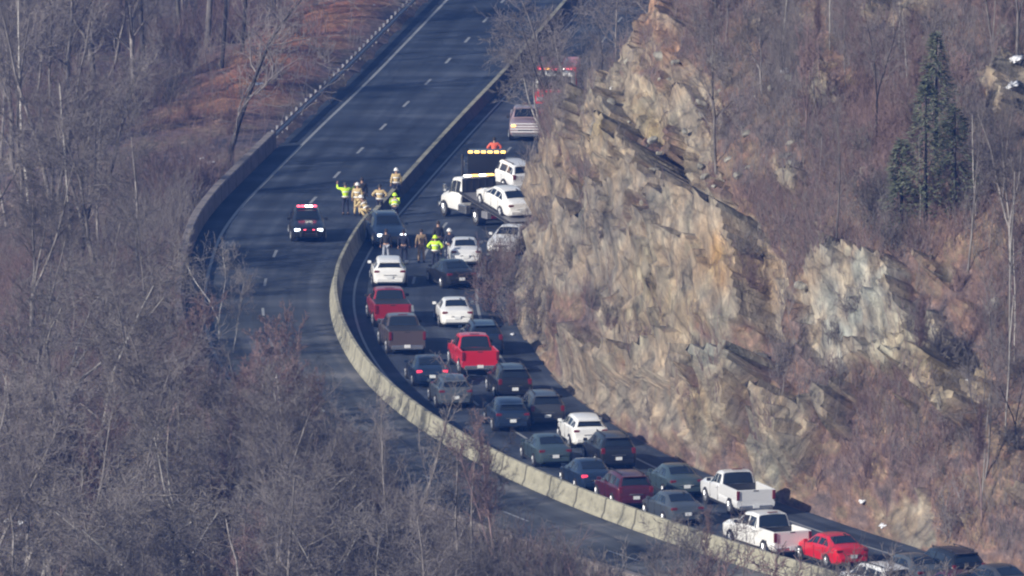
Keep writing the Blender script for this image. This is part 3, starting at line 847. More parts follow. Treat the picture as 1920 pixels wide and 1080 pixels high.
# kind, paint, px, py of the rear at road level, extra yaw, label, category, options
FLEET = [
 ('cuv', P_WHITE, 731, 541, -.02, 'white crossover stopped beside the median, nearest the crashed dark vehicle', 'car', {}),
 ('pickup', P_DKRED, 737, 617, -.04, 'dark red pickup truck in the left lane, behind the first white crossover', 'pickup truck', dict(bedcover=True)),
 ('sedan', P_WHITE, 858, 617, .0, 'white sedan stopped in the middle of the right lane with open road ahead of it', 'car', {}),
 ('pickup', P_BROWN, 764, 668, -.05, 'bronze grey pickup truck with a dark bed cover right behind the dark red one', 'pickup truck', dict(bedcover=True)),
 ('suv', P_DKBLUE, 912, 668, -.04, 'dark blue sport utility vehicle almost hidden in front of the bright red pickup', 'suv', {}),
 ('pickup', P_RED, 901, 706, -.08, 'bright red pickup truck with a white number plate in the right lane', 'pickup truck', {}),
 ('sedan', P_DKBLUE, 811, 728, -.02, 'dark blue sedan with its left brake light glowing beside the red pickup', 'car', dict(brake=True)),
 ('cuv', P_SLATE, 855, 768, -.02, 'slate grey crossover with a bright number plate behind the glowing brake light', 'car', {}),
 ('suv', P_BLACK, 966, 752, -.02, 'black sport utility vehicle directly behind the bright red pickup', 'suv', {}),
 ('suv', P_DKGREY, 1027, 803, -.02, 'charcoal sport utility vehicle ahead of the small white crossover in the right lane', 'suv', {}),
 ('cuv', P_DKBLUE, 962, 812, .0, 'dark blue hatchback half hidden by bare twigs, left of the charcoal vehicle', 'car', {}),
 ('cuv', P_WHITE, 1108, 843, -.12, 'white crossover surrounded by dark cars in the middle of the queue', 'car', {}),
 ('sedan', P_TEAL, 1042, 879, -.08, 'grey teal sedan by the median, left of the white crossover in the queue', 'car', {}),
 ('suv', P_BLACK, 1160, 883, -.04, 'boxy black sport utility vehicle just behind the white crossover in the queue', 'suv', {}),
 ('sedan', P_DKBLUE, 1122, 926, -.08, 'blue sedan with a lit red tail light close to the median', 'car', dict(brake=True)),
 ('suv', P_MAROON, 1193, 957, -.06, 'maroon sport utility vehicle close to the median with a roof rack', 'suv', {}),
 ('sedan', P_TEAL, 1288, 936, -.10, 'dark teal sedan by the rock foot with a glossy windscreen reflection', 'car', {}),
 ('sedan', P_SLATE, 1290, 988, -.06, 'slate sedan mostly hidden behind brush by the median at the lower right', 'car', {}),
 ('pickup', P_PEARL, 1418, 970, -.12, 'white single cab pickup truck with an open dark bed, upper of the two white trucks', 'pickup truck', dict(single=True)),
 ('pickup', P_WHITE, 1487, 1049, -.16, 'white crew cab pickup truck beside the median at the lower right', 'pickup truck', {}),
 ('sedan', P_RED, 1600, 1068, -.12, 'bright red car partly covered by branches at the lower right', 'car', {}),
 ('suv', P_PEARL, 1688, 1134, -.14, 'white roofed vehicle cut off by the bottom edge at the lower right', 'suv', {}),
 ('sedan', P_SLATE, 1752, 1108, -.12, 'blue grey sedan with a pale windscreen at the bottom right edge', 'car', {}),
 ('suv', P_BLACK, 1818, 1104, -.12, 'black vehicle in the right lane near the bottom right corner', 'suv', {}),
 ('sedan', P_DKGREY, 1915, 1128, -.12, 'charcoal sedan cut off at the very bottom right corner', 'car', {}),
 ('sedan', P_MAROON, 1838, 1140, -.12, 'dark maroon sedan in the left lane near the bottom right corner', 'car', {}),
]
def YW(py):
    K = [(540, -.05), (700, .0), (800, .08), (950, .12), (1040, .06), (1150, .05)]
    for i in range(len(K) - 1):
        if K[i + 1][0] >= py: break
    a, b = K[i], K[i + 1]; return a[1] + (b[1] - a[1]) * max(0, min(1, (py - a[0]) / (b[0] - a[0])))
for kind, pt, px, py, yaw, lab, cat, opt in FLEET:
    a = road_head(px, py) + YW(py) + yaw * .25
    x, y = at(px, py, a, HALF[kind])
    make_car(kind, pt, (x, y), -a, lab, cat, Q, **opt)
# crash scene
a = math.pi - .14
x, y = at(735, 466, a, 2.4, -1)
make_car('suv', P_DKBLUE, (x, y), -a, 'dark blue crashed vehicle facing the wrong way against the median with both headlights lit', 'suv', lamps=True, roofrack=M_CHROME)
a = -.06
x, y = at(874, 502, a, 2.4)
make_car('sedan', P_PEARL, (x, y), -a, 'white sedan at the head of the right lane ahead of the slewed black sedan', 'car')
a = -.26
x, y = at(866, 544, a, 2.4)
make_car('sedan', P_BLACK, (x, y), -a, 'nearly black sedan slewed in the right lane, its nose by the front white sedan', 'car')
a = math.pi + .25
x, y = ground(958, 470)
make_car('sedan', P_PEARL, (x, y), -a, 'wrecked white sedan half hidden by brush at the foot of the rock', 'car')
# police vehicle on the empty carriageway
a = math.pi - .06
x, y = at(579, 456, a, 2.4, -1)
pol = make_car('suv', P_BLACK, (x, y), -a, 'black police vehicle with a lit red and white roof bar on the empty carriageway', 'police car', lamps=True, roofrack=False)
lightbar(pol, 0.0, 1.74, [M_RED_B, M_WHITE_L, M_WHITE_L, M_RED_B, M_RED_B], 1.15)
t = MB(); t.box((-.28, 2.43, .74), (.14, .04, .08)); t.box((.22, 2.43, .74), (.14, .04, .08)); t.build('grille_light', M_RED_B, pol)
t = MB(); t.cyl((-.45, 2.50, .38), (-.45, 2.50, .9), .035, n=6); t.cyl((.45, 2.50, .38), (.45, 2.50, .9), .035, n=6); t.cyl((-.45, 2.5, .72), (.45, 2.5, .72), .03, n=6); t.build('push_bar', M_TRIM, pol)

def add_wheels(root, xs, ys, r, wd=.3):
    for y in ys:
        for x in xs: wheel(root, x, y, r, wd)
# ---- flatbed tow truck: cab to the front (+y), tilting bed behind
def tow_truck(loc, rz, label, cabm, cols, tilt=0.0):
    t = empty('tow_truck', (*loc, .006), rz); tag(t, label, 'tow truck')
    m = MB(); m.box((0, -.6, .78), (.9, 7.6, .26), ch=.03); m.build('chassis', M_TRIM, t)
    st = [(3.55, .55, .95, 1.1, .78, .66), (3.42, .5, 1.15, 1.32, 1.0, .82), (2.7, .5, 1.3, 1.5, 1.08, .9), (2.45, .5, 1.36, 1.6, 1.1, .9), (1.95, .5, 1.42, 2.36, 1.1, .86),
          (1.3, .5, 1.45, 2.46, 1.1, .88), (.62, .5, 1.45, 2.42, 1.1, .86), (.5, .5, 1.4, 1.6, 1.08, .95)]
    m = MB(); rg = car_mesh(m, st); m.build('cab', cabm, t, smooth=True, ang=28)
    g = MB(); strip_glass(g, rg[3], rg[4], 6, 9); g.build('windscreen', M_GLASS, t)
    for s in (1, -1):
        g = MB()
        for i, (k0, k1) in ((3, (.4, 1)), (4, (.05, .95)), (5, (.05, .8))):
            A, B = rg[i], rg[i + 1]
            q = [A[5].lerp(A[6], .12), B[5].lerp(B[6], .12), B[5].lerp(B[6], .86), A[5].lerp(A[6], .86)]
            q = [q[0].lerp(q[1], k0), q[0].lerp(q[1], k1), q[3].lerp(q[2], k1), q[3].lerp(q[2], k0) if i > 3 else q[0].lerp(q[1], k0 + .01)]
            q = [p + Vector((.012, 0, 0)) for p in q]
            if s < 0: q = [Vector((-p.x, p.y, p.z)) for p in reversed(q)]
            g.quad(*q)
        g.build('side_window', M_GLASS, t)
        m = MB(); m.box((s * .72, 3.5, 1.0), (.34, .12, .24), ch=.03); m.build('headlight', M_HEAD, t)
        m = MB(); m.box((s * 1.32, 2.2, 1.75), (.18, .12, .42), ch=.03); m.cyl((s * 1.08, 2.2, 1.75), (s * 1.3, 2.2, 1.75), .03, n=5); m.build('mirror', M_CHROME, t)
        m = MB(); m.box((s * 1.0, .1, .72), (.34, 1.1, .5), ch=.05); m.build('fuel_tank', M_CHROME, t)
        m = MB(); m.box((s * 1.0, -3.0, .72), (.3, .8, .42), ch=.04); m.build('tool_box', M_GALV, t)
    m = MB(); m.box((0, 3.62, .62), (2.2, .16, .28), ch=.04); m.build('front_bumper', M_CHROME, t)
    add_wheels(t, (1.0, -1.0), (2.75,), .48, .28); add_wheels(t, (.95, -.95), (-1.9,), .48, .5)
    m = MB(); m.box((0, .32, 1.75), (2.1, .08, 1.4), ch=.03)
    for k in range(-2, 3): m.box((k * .42, .27, 1.75), (.05, .04, 1.3))
    m.build('headboard', M_TRIM, t)
    lightbar(t, .32, 2.52, cols, 1.9)
    bed = empty('bed_pivot', (0, -3.4, 1.05)); bed.parent = t; bed.rotation_euler = (tilt, 0, 0)
    bed.name = 'flatbed'
    m = MB(); m.box((0, .3, .0), (2.35, 7.0, .12), ch=.03)
    m.build('deck', M_GALV if tilt else M_TRIM, bed)
    m = MB()
    for s in (1, -1): m.box((s * 1.18, .3, .08), (.08, 7.0, .16), ch=.02)
    m.build('side_rail', M_TRIM, bed)
    m = MB(); m.box((0, -3.25, .0), (2.3, .12, .26), ch=.02); m.build('tail_board', M_TRIM, bed)
    for s in (1, -1):
        m = MB(); m.box((s * 1.0, -4.1, .72), (.3, .08, .16)); m.build('tail_light', M_RED_L, t)
    return t
# white tow truck standing crossways, nose to the left, tilted bed with a white sedan on it
a = -.42
x, y = ground(902, 414)
tw = tow_truck((x, y), -a, 'white tow truck facing left with one white sedan on its sloping bed', P_WHITE, [M_WHITE_L, M_AMBER, M_WHITE_L, M_AMBER], tilt=R(8))
def on_bed(tr, back, z, slope):
    rz = tr.rotation_euler.z
    return (tr.location.x - math.sin(rz) * -1 * 0 + (math.sin(rz)) * back, tr.location.y - math.cos(rz) * back, z)
rz = tw.rotation_euler.z
bx, by = x + math.sin(rz) * 3.3, y - math.cos(rz) * 3.3
c = make_car('sedan', P_WHITE, (bx, by, 1.0), -a - .06, 'white sedan loaded on the sloping bed of the white tow truck', 'car'); c.rotation_euler = (R(8), 0, -a)
# black rollback behind it with a white sport utility vehicle
a = .02
x, y = ground(913, 384)
tb = tow_truck((x - .1, y + 3.2), -a, 'black tow truck with a tall body and a row of amber lights on top', P_BLACK, [M_AMBER, M_WHITE_L, M_AMBER, M_AMBER, M_WHITE_L, M_AMBER])
m = MB(); m.box((.1, .2, 1.75), (2.2, 2.2, 1.95), ch=.05); m.build('body_box', P_BLACK, tb)
m = MB()
for k in range(6): m.box((-.85 + k * .38, -.8, 2.79), (.26, .1, .13), ch=.02)
m.build('board_lights', M_AMBER, tb)
for sx in (-1.35,):
    m = MB(); m.cyl((sx, .6, .9), (sx, .6, 2.5), .07, n=8); m.build('exhaust_stack', M_TRIM, tb)
a = -.48
x, y = ground(950, 380)
c = make_car('suv', P_PEARL, (x, y + 2, .75), -a, 'white sport utility vehicle raised beside the black tow truck at the rock edge', 'suv'); c.rotation_euler = (R(5), 0, -a)
# deck of a second low trailer carrying it
m = empty('car_trailer', (x, y + 2, .006), -a); tag(m, 'low grey trailer under the raised white sport utility vehicle', 'trailer')
k = MB(); k.box((0, -.1, .6), (2.2, 6.0, .12), ch=.03); k.build('deck', M_GALV, m)
add_wheels(m, (1.0, -1.0), (-.9, .2), .34, .22)
k = MB(); k.box((0, -3.1, .55), (2.2, .1, .2)); k.build('tail_board', M_TRIM, m)
# emergency pickup facing the camera
a = math.pi + .02
x, y = at(985, 266, a, 2.9, -1)
M_STRIPE = flat('reflective_white', (.75, .74, .76), .4)
ep = make_car('pickup', paint('pale_maroon', (.33, .24, .26)), (x, y), -a, 'pale maroon emergency pickup truck with a striped chrome front parked beyond the tow trucks', 'pickup truck', lamps=False)
k = MB()
for i in range(4): k.box((0, 3.0 + .02 * (i < 2), .62 + i * .16), (1.8, .04, .07))
k.build('chrome_bar', M_STRIPE, ep)
k = MB(); k.box((.72, 3.0, .98), (.25, .05, .12)); k.build('warning_light', M_AMBER, ep)
# fire engine facing the camera further on
a = math.pi + .05
x, y = at(1040, 222, a, 4.2, -1)
fe = empty('fire_engine', (x, y, .006), -a); tag(fe, 'red and white fire engine with red roof lights seen through bare branches', 'fire engine')
P_FIRE = paint('fire_red', (.62, .03, .04))
k = MB(); k.box((0, 2.9, 1.05), (2.45, 2.6, 1.3), ch=.12); k.build('cab', P_FIRE, fe)
k = MB(); k.box((0, 2.9, 2.25), (2.4, 2.5, 1.1), ch=.14, taper=.95); k.build('cab_roof', P_WHITE, fe)
k = MB(); k.box((0, 4.14, 2.2), (2.0, .06, .8), ch=.02); k.build('windscreen', M_GLASS, fe)
k = MB(); k.box((0, -1.3, 1.7), (2.45, 5.6, 2.4), ch=.06); bd = k.build('body', P_FIRE, fe)
for s in (1, -1):
    for yy in (-3.2, -1.6, 0):
        k = MB(); k.box((s * 1.24, yy, 1.5), (.03, 1.3, 1.6)); k.build('locker_door', M_GALV, bd)
k = MB(); k.box((0, 4.26, .75), (2.4, .35, .35), ch=.05); k.build('front_bumper', M_CHROME, fe)
k = MB(); k.box((0, 4.22, 1.3), (1.1, .06, .6), ch=.02); k.build('grille', M_CHROME, fe)
for s in (1, -1):
    k = MB(); k.box((s * .92, 4.22, 1.2), (.42, .06, .26), ch=.02); k.build('headlight', M_HEAD, fe)
lightbar(fe, 3.6, 2.92, [M_RED_B, M_WHITE_L, M_RED_B, M_AMBER, M_RED_B], 2.1)
add_wheels(fe, (1.05, -1.05), (2.6, -2.3), .52, .32)
k = MB()
for s in (-.25, .25): k.cyl((s, -3.8, 3.0), (s, 1.4, 3.0), .04, n=5)
for i in range(12): k.cyl((-.25, -3.6 + i * .42, 3.0), (.25, -3.6 + i * .42, 3.0), .025, n=5)
k.build('ladder', M_GALV, fe)

# ================================================================ people
M_SKIN = flat('skin', (.42, .26, .19), .6)
M_HIVIS = flat('hi_vis_yellow', (.62, .95, .05), .6, var=.05, emit=None)
M_REFL = flat('reflective_band', (.8, .82, .8), .35)
M_TAN = flat('turnout_tan', (.52, .40, .20), .8)
M_NAVY = flat('navy_cloth', (.018, .022, .045), .85)
M_DARKC = flat('dark_cloth', (.022, .022, .026), .85)
M_JEANS = flat('faded_jeans', (.33, .36, .42), .85)
M_ORANGE = flat('orange_red_cloth', (.85, .16, .09), .7)
M_HELW = flat('white_helmet', (.75, .75, .74), .35)
M_HELB = flat('black_helmet', (.03, .03, .03), .35)
M_BROWNC = flat('brown_cloth', (.26, .19, .12), .85)
M_HAIR = flat('dark_hair', (.03, .022, .018), .8)
M_BOOT = flat('boot_leather', (.02, .018, .016), .7)
def skin_obj(name, verts, edges, rad, mat, parent, sub=1):
    me = bpy.data.meshes.new(name); me.from_pydata(verts, edges, []); me.materials.append(mat)
    o = link(name, me, parent)
    k = o.modifiers.new('skin', 'SKIN'); k.use_smooth_shade = True
    for i, r in enumerate(rad): me.skin_vertices[0].data[i].radius = r if isinstance(r, tuple) else (r, r)
    me.skin_vertices[0].data[0].use_root = True
    s = o.modifiers.new('subsurf', 'SUBSURF'); s.levels = sub; s.render_levels = sub
    return o
def person(px, py, rz, label, jacket, trousers, head='hair', pose='stand', band=None, h=1.0, group=None, zoff=0.0, loc=None):
    x, y = loc if loc else ground(px, py)
    h *= 1.06
    P = empty('person', (x, y, .006 + zoff), rz); P.scale = (h, h, h); tag(P, label, 'person', group)
    # joints, facing +y
    lean = 0.0; hip = .93
    bend = {'bend': .75, 'crouch': .7}.get(pose, .06)
    if pose == 'crouch': hip = .48
    pel = Vector((0, 0, hip))
    def up(d): return pel + Vector((0, math.sin(bend) * d, math.cos(bend) * d))
    waist, chest, neck = up(.2), up(.42), up(.55)
    hb = bend * .5
    headc = neck + Vector((0, math.sin(hb) * .16 + .02, math.cos(hb) * .16)); crown = headc + Vector((0, math.sin(hb) * .1, math.cos(hb) * .1))
    arms = {}; 
    for s in (1, -1):
        sh = up(.50) + Vector((s * .19, 0, 0))
        if pose == 'raise':
            el = sh + Vector((s * .22, .12, .02)); wr = el + Vector((-s * .02, .10, .24))
            if s == 1: el = sh + Vector((s * .26, .10, -.10)); wr = el + Vector((.12, .12, .22))
        elif pose == 'hips':
            el = sh + Vector((s * .22, -.04, -.22)); wr = el + Vector((-s * .16, .14, -.12))
        elif pose in ('bend', 'crouch'):
            el = sh + Vector((s * .05, .16, -.22)); wr = el + Vector((-s * .05, .2, -.1))
        elif pose == 'hold':
            el = sh + Vector((s * .06, .02, -.28)); wr = el + Vector((-s * .1, .23, .05))
        else:
            el = sh + Vector((s * .07, -.02, -.29)); wr = el + Vector((s * .02, .08, -.25))
        arms[s] = (sh, el, wr)
    legs = {}
    for s in (1, -1):
        hj = pel + Vector((s * .09, 0, -.04))
        if pose == 'crouch': kn = Vector((s * .17, .36, .46)); an = Vector((s * .14, .02, .09))
        elif pose == 'walk': kn = Vector((s * .10, .16 * s, .49)); an = Vector((s * .10, .22 * s - .06, .09))
        else: kn = Vector((s * .12, .03, .49)); an = Vector((s * .14, -.02, .09))
        legs[s] = (hj, kn, an, an + Vector((s * .02, .16, -.05)))
    V = []; E = []; Rr = []
    def add(p, r, par=None):
        V.append(tuple(p)); Rr.append(r)
        if par is not None: E.append((par, len(V) - 1))
        return len(V) - 1
    p0 = add(pel, (.13, .10)); p1 = add(waist, (.125, .095), p0); p2 = add(chest, (.15, .11), p1); p3 = add(neck, .055, p2)
    p4 = add(headc, (.078, .09), p3); add(crown, (.07, .082), p4)
    nose = add(headc + Vector((0, .1, -.01)), .02, p4)
    for s in (1, -1):
        sh, el, wr = arms[s]
        a0 = add(sh, .055, p2); a1 = add(el, .042, a0); a2 = add(wr, .028, a1)
        d = (wr - el).normalized(); q = Vector((s, 0, 0)); q = (q - d * q.dot(d)).normalized()
        pa = add(wr + d * .06, (.034, .02), a2)
        for k in range(4):
            f0 = wr + d * .10 + q * (.018 * (k - 1.5)); j0 = add(f0, .009, pa)
            n = d.cross(q) * (-s)
            f1 = f0 + d * (.035 + .006 * (k in (1, 2))) + n * .01; j1 = add(f1, .008, j0); add(f1 + d * .02 + n * .02, .007, j1)
        t0 = add(wr + d * .04 - q * s * .035, .01, pa); add(wr + d * .075 - q * s * .05, .008, t0)
        hj, kn, an, toe = legs[s]
        l0 = add(hj, .085, p0); l1 = add(kn, .058, l0); l2 = add(an, .04, l1); add(toe, .035, l2)
    body = skin_obj('body', V, E, Rr, M_SKIN, P)
    # jacket
    V = []; E = []; Rr = []
    j0 = add(pel + (waist - pel) * .1, (.175, .135)); j1 = add(waist, (.17, .13), j0); j2 = add(chest, (.195, .145), j1); add(up(.52), (.11, .085), j2)
    for s in (1, -1):
        sh, el, wr = arms[s]
        a0 = add(sh, .085, j2); a1 = add(el, .07, a0); add(el.lerp(wr, .9), .055, a1)
    skin_obj('jacket', V, E, Rr, jacket, P)
    V = []; E = []; Rr = []
    j0 = add(pel + Vector((0, 0, .03)), (.15, .12))
    for s in (1, -1):
        hj, kn, an, toe = legs[s]
        l0 = add(hj + Vector((0, 0, -.02)), .105, j0); l1 = add(kn, .078, l0); add(an.lerp(kn, .05), .066, l1)
    skin_obj('trousers', V, E, Rr, trousers, P)
    for s in (1, -1):
        hj, kn, an, toe = legs[s]
        m = MB(); m.box((an.x, an.y + .05, .055), (.11, .28, .11), ch=.03); m.build('boot', M_BOOT, P)
    if band:
        for q in (.08, .34):
            m = MB(); c = up(q)
            n = 14; M3 = Matrix.Rotation(-bend, 3, 'X')
            for i in range(n):
                t0 = 2 * math.pi * i / n; t1 = 2 * math.pi * (i + 1) / n; w0, w1 = .205, .165
                pts = []
                for t, z in ((t0, -.03), (t1, -.03), (t1, .03), (t0, .03)):
                    pts.append(c + M3 @ Vector((math.cos(t) * w0, math.sin(t) * w1, z)))
                m.quad(*pts)
            m.build('reflective_band', band, P)
    if head in ('white', 'black', 'tan', 'yellow'):
        mm = {'white': M_HELW, 'black': M_HELB, 'tan': M_TAN, 'yellow': M_HIVIS}[head]
        m = MB(); c = headc + Vector((0, 0, .03)); n = 12
        for i in range(4):
            a0 = math.pi / 2 * i / 4; a1 = math.pi / 2 * (i + 1) / 4
            for j in range(n):
                t0 = 2 * math.pi * j / n; t1 = 2 * math.pi * (j + 1) / n
                f = lambda a, t: c + Vector((math.cos(t) * .125 * math.cos(a), math.sin(t) * .145 * math.cos(a), math.sin(a) * .14))
                m.quad(f(a0, t0), f(a0, t1), f(a1, t1), f(a1, t0))
        for j in range(n):
            t0 = 2 * math.pi * j / n; t1 = 2 * math.pi * (j + 1) / n
            m.quad(c + Vector((math.cos(t0) * .125, math.sin(t0) * .145, 0)), c + Vector((math.cos(t0) * .165, math.sin(t0) * .20 - .02, -.015)),
                   c + Vector((math.cos(t1) * .165, math.sin(t1) * .20 - .02, -.015)), c + Vector((math.cos(t1) * .125, math.sin(t1) * .145, 0)))
        m.build('helmet', mm, P, smooth=True)
    else:
        m = MB(); c = headc + Vector((0, -.015, .03)); n = 10
        for i in range(4):
            a0 = -.5 + (math.pi / 2 + .5) * i / 4; a1 = -.5 + (math.pi / 2 + .5) * (i + 1) / 4
            for j in range(n):
                t0 = math.pi + math.pi * j / n - .3; t1 = math.pi + math.pi * (j + 1) / n - .3
                if i > 1: t0, t1 = 2 * math.pi * j / n, 2 * math.pi * (j + 1) / n
                f = lambda a, t: c + Vector((math.cos(t) * .098 * math.cos(a), math.sin(t) * .118 * math.cos(a), math.sin(a) * .115))
                m.quad(f(a0, t0), f(a0, t1), f(a1, t1), f(a1, t0))
        m.build('hair', M_HAIR, P, smooth=True)
    # face details: eyes and mouth
    m = MB()
    for s in (1, -1): m.box(tuple(headc + Vector((s * .032, .088, .015))), (.022, .012, .01))
    m.box(tuple(headc + Vector((0, .088, -.055))), (.045, .01, .01)); m.build('face_features', M_DARKC, body)
    return P
G1 = 'responders and bystanders at the crash'
person(648, 403, .3, 'person in a bright yellow jacket with raised arms, leftmost of the group', M_HIVIS, M_NAVY, 'black', 'raise', M_REFL, group=G1)
person(670, 404, -.1, 'firefighter person in a tan coat and pale helmet next to the leftmost yellow jacket', M_TAN, M_TAN, 'white', 'stand', M_REFL, group=G1)
person(679, 396, .2, 'person in black clothing standing behind the tan coats', M_DARKC, M_DARKC, 'hair', 'stand', group=G1, h=1.04)
person(688, 408, .9, 'person in a tan coat crouching by the end of the sunlit median', M_TAN, M_TAN, 'white', 'crouch', M_REFL, group=G1)
person(712, 407, 0, 'person in a tan coat and black helmet standing just behind the crashed vehicle', M_TAN, M_NAVY, 'black', 'hips', M_REFL, group=G1)
person(743, 376, .1, 'person in a tan coat and white helmet standing farthest up the median', M_TAN, M_NAVY, 'white', 'stand', M_HELW, group=G1)
person(740, 420, 0, 'person in a bright yellow jacket leaning down behind the crashed vehicle', M_HIVIS, M_NAVY, 'yellow', 'bend', M_REFL, group=G1)
person(724, 492, .1, 'person in a dark top and pale jeans in front of the crashed vehicle', M_DARKC, M_JEANS, 'hair', 'stand', group=G1)
person(757, 496, -.1, 'person in all dark clothing standing right of the pale jeans', M_NAVY, M_NAVY, 'hair', 'stand', group=G1, h=1.05)
person(790, 492, .1, 'person in a brown jacket left of the yellow jacket in the right lane', M_BROWNC, M_BROWNC, 'hair', 'stand', group=G1)
person(816, 505, 0, 'person in a bright yellow jacket with hands on hips in the right lane', M_HIVIS, M_NAVY, 'yellow', 'hips', M_REFL, group=G1)
person(822, 480, .4, 'person in black standing just beyond the yellow jacket in the right lane', M_DARKC, M_DARKC, 'hair', 'stand', group=G1, h=1.05)
person(843, 492, .3, 'person in dark blue with a pale cap beside the front white sedan', M_NAVY, M_NAVY, 'white', 'stand', group=G1)
person(927, 317, .2, 'person in an orange red jacket standing on the road beyond the row of amber lights', M_ORANGE, M_NAVY, 'hair', 'hips', group=G1)

# ================================================================ vegetation
class Tubes:
    def __init__(s): s.v = []; s.f = []
    def seg(s, a, b, r0, r1, n=3):
        d = b - a
        if d.length < 1e-5: return
        u = d.cross(Vector((.3, .9, .1))).normalized(); v = d.cross(u).normalized()
        k = len(s.v)
        for p, r in ((a, r0), (b, r1)):
            for i in range(n):
                t = 6.2832 * i / n; q = p + u * (r * math.cos(t)) + v * (r * math.sin(t)); s.v.append((q.x, q.y, q.z))
        for i in range(n):
            j = (i + 1) % n; s.f.append((k + i, k + j, k + n + j, k + n + i))
    def mesh(s, name, mat):
        me = bpy.data.meshes.new(name); me.from_pydata(s.v, [], s.f); me.materials.append(mat)
        me.shade_smooth(); return me
def rdir(rng, d, ang):
    """unit vector at about ang from d"""
    u = d.cross(Vector((rng.uniform(-1, 1), rng.uniform(-1, 1), rng.uniform(-1, 1))))
    if u.length < 1e-4: u = Vector((1, 0, 0))
    u.normalize(); return (d * math.cos(ang) + u * math.sin(ang)).normalized()
def grow(rng, T, p, d, length, r, lev, P):
    """one branch and its children; P holds per level settings"""
    k = P['seg'][lev]; st = length / k; wig = P['wig'][lev]; last = lev == P['levels'] - 1
    pts = [(p, r)]; tip = P.get('tip', .35)
    for i in range(k):
        d = (d + Vector((rng.gauss(0, wig), rng.gauss(0, wig), rng.gauss(0, wig) + P['up'][lev]))).normalized()
        q = p + d * st; f = 1 - (i + 1) / k * (1 - tip)
        r1 = max(r * f, P['rmin'])
        T[min(lev, 1) if lev < 1 else 1].seg(p, q, pts[-1][1], r1, P['sides'][lev])
        p = q; pts.append((q, r1))
        if not last:
            fr = (i + 1) / k
            if fr >= P['bare'][lev]:
                nch = P['kids'][lev] / max(1, k * (1 - P['bare'][lev]))
                m = int(nch) + (1 if rng.random() < nch - int(nch) else 0)
                for _ in range(m):
                    cd = rdir(rng, d, rng.uniform(*P['ang'][lev]))
                    if lev == 0 and cd.z < -.1: cd.z = abs(cd.z); cd.normalize()
                    L = length * P['len'][lev] * rng.uniform(.6, 1.15) * (1.15 - .55 * fr if lev == 0 else 1.0)
                    grow(rng, T, p - d * st * rng.random() * .8, cd, L, max(P['rmin'], r1 * rng.uniform(.4, .62)), lev + 1, P)
    return p, d
def tree_proto(seed, H=14.0, P=None, forks=0, lean=.06, r0=None):
    rng = random.Random(seed); T = [Tubes(), Tubes()]
    d = Vector((rng.gauss(0, lean), rng.gauss(0, lean), 1)).normalized()
    r0 = r0 or H * .0105
    if forks:
        h1 = H * rng.uniform(.16, .32)
        p = Vector((0, 0, -.6)); q = p + d * (h1 + .6); T[0].seg(p, q, r0 * 1.25, r0, 7)
        for k in range(forks):
            dd = rdir(rng, d, rng.uniform(.15, .42))
            if dd.z < .6: dd.z = .8; dd.normalize()
            grow(rng, T, q, dd, (H - h1) * rng.uniform(.8, 1.05), r0 * .72, 0, P)
    else:
        grow(rng, T, Vector((0, 0, -.6)), d, H, r0, 0, P)
    zt = max(v[2] for v in T[1].v)
    return T, zt
BIG = dict(levels=4, seg=[9, 6, 4, 3], wig=[.07, .16, .2, .25], up=[.02, .07, .05, .03], rmin=.011, sides=[6, 4, 3, 3], bare=[.28, .2, .1], kids=[15, 9, 6],
           ang=[(.5, 1.05), (.45, 1.0), (.4, 1.0)], len=[.36, .46, .5], tip=.22)
SLIM = dict(levels=4, seg=[10, 4, 3, 2], wig=[.045, .14, .2, .25], up=[.03, .12, .08, .05], rmin=.010, sides=[6, 3, 3, 3], bare=[.38, .15, .1], kids=[14, 6, 4],
            ang=[(.4, .8), (.4, .9), (.4, 1.0)], len=[.24, .5, .55], tip=.2)
WIDE = dict(levels=4, seg=[7, 8, 5, 3], wig=[.13, .2, .24, .28], up=[.02, .02, .03, .01], rmin=.012, sides=[7, 4, 3, 3], bare=[.25, .2, .1], kids=[9, 11, 6],
            ang=[(.6, 1.25), (.5, 1.1), (.4, 1.1)], len=[.58, .4, .45], tip=.25)
POLE = dict(levels=3, seg=[12, 3, 2], wig=[.03, .15, .2], up=[.01, .08, .05], rmin=.012, sides=[6, 3, 3], bare=[.55, .2], kids=[12, 4], ang=[(.5, 1.0), (.4, .9)], len=[.16, .5], tip=.35)
SHRUB = dict(levels=3, seg=[5, 4, 2], wig=[.14, .2, .25], up=[.04, .04, .02], rmin=.009, sides=[3, 3, 3], bare=[.1, .1], kids=[7, 5], ang=[(.3, .9), (.35, .9)], len=[.5, .5], tip=.4)
PRO = {}
def mkproto(key, seeds, H, P, matT, matC, forks=0, r0=None, lean=.06):
    L = []
    for s in seeds:
        T, zt = tree_proto(s, H, P, forks if isinstance(forks, int) else forks[s % len(forks)], lean, r0)
        L.append((T[0].mesh('trunk', matT), T[1].mesh('crown', matC), zt))
    PRO[key] = L
mkproto('big', range(11, 17), 14, BIG, M_BARK, M_TWIG, (0, 2, 0, 3))
mkproto('slim', range(21, 26), 13, SLIM, M_BARK, M_TWIG)
mkproto('wide', range(31, 35), 12, WIDE, M_BARK, M_TWIG, (0, 2), r0=.17)
mkproto('pole', range(41, 44), 12, POLE, M_PALE, M_TWIG, r0=.085)
mkproto('pale', range(51, 54), 11, WIDE, M_PALE, M_BARK, (0, 2), r0=.12)
mkproto('dark', range(61, 64), 13, WIDE, M_DARKB, M_TWIG, (2, 0), r0=.17)
mkproto('stem', range(81, 84), 13, POLE, M_DARKB, M_TWIG, r0=.15)
mkproto('red', range(71, 74), 8, SLIM, M_REDTW, M_REDTW, 3, r0=.06)
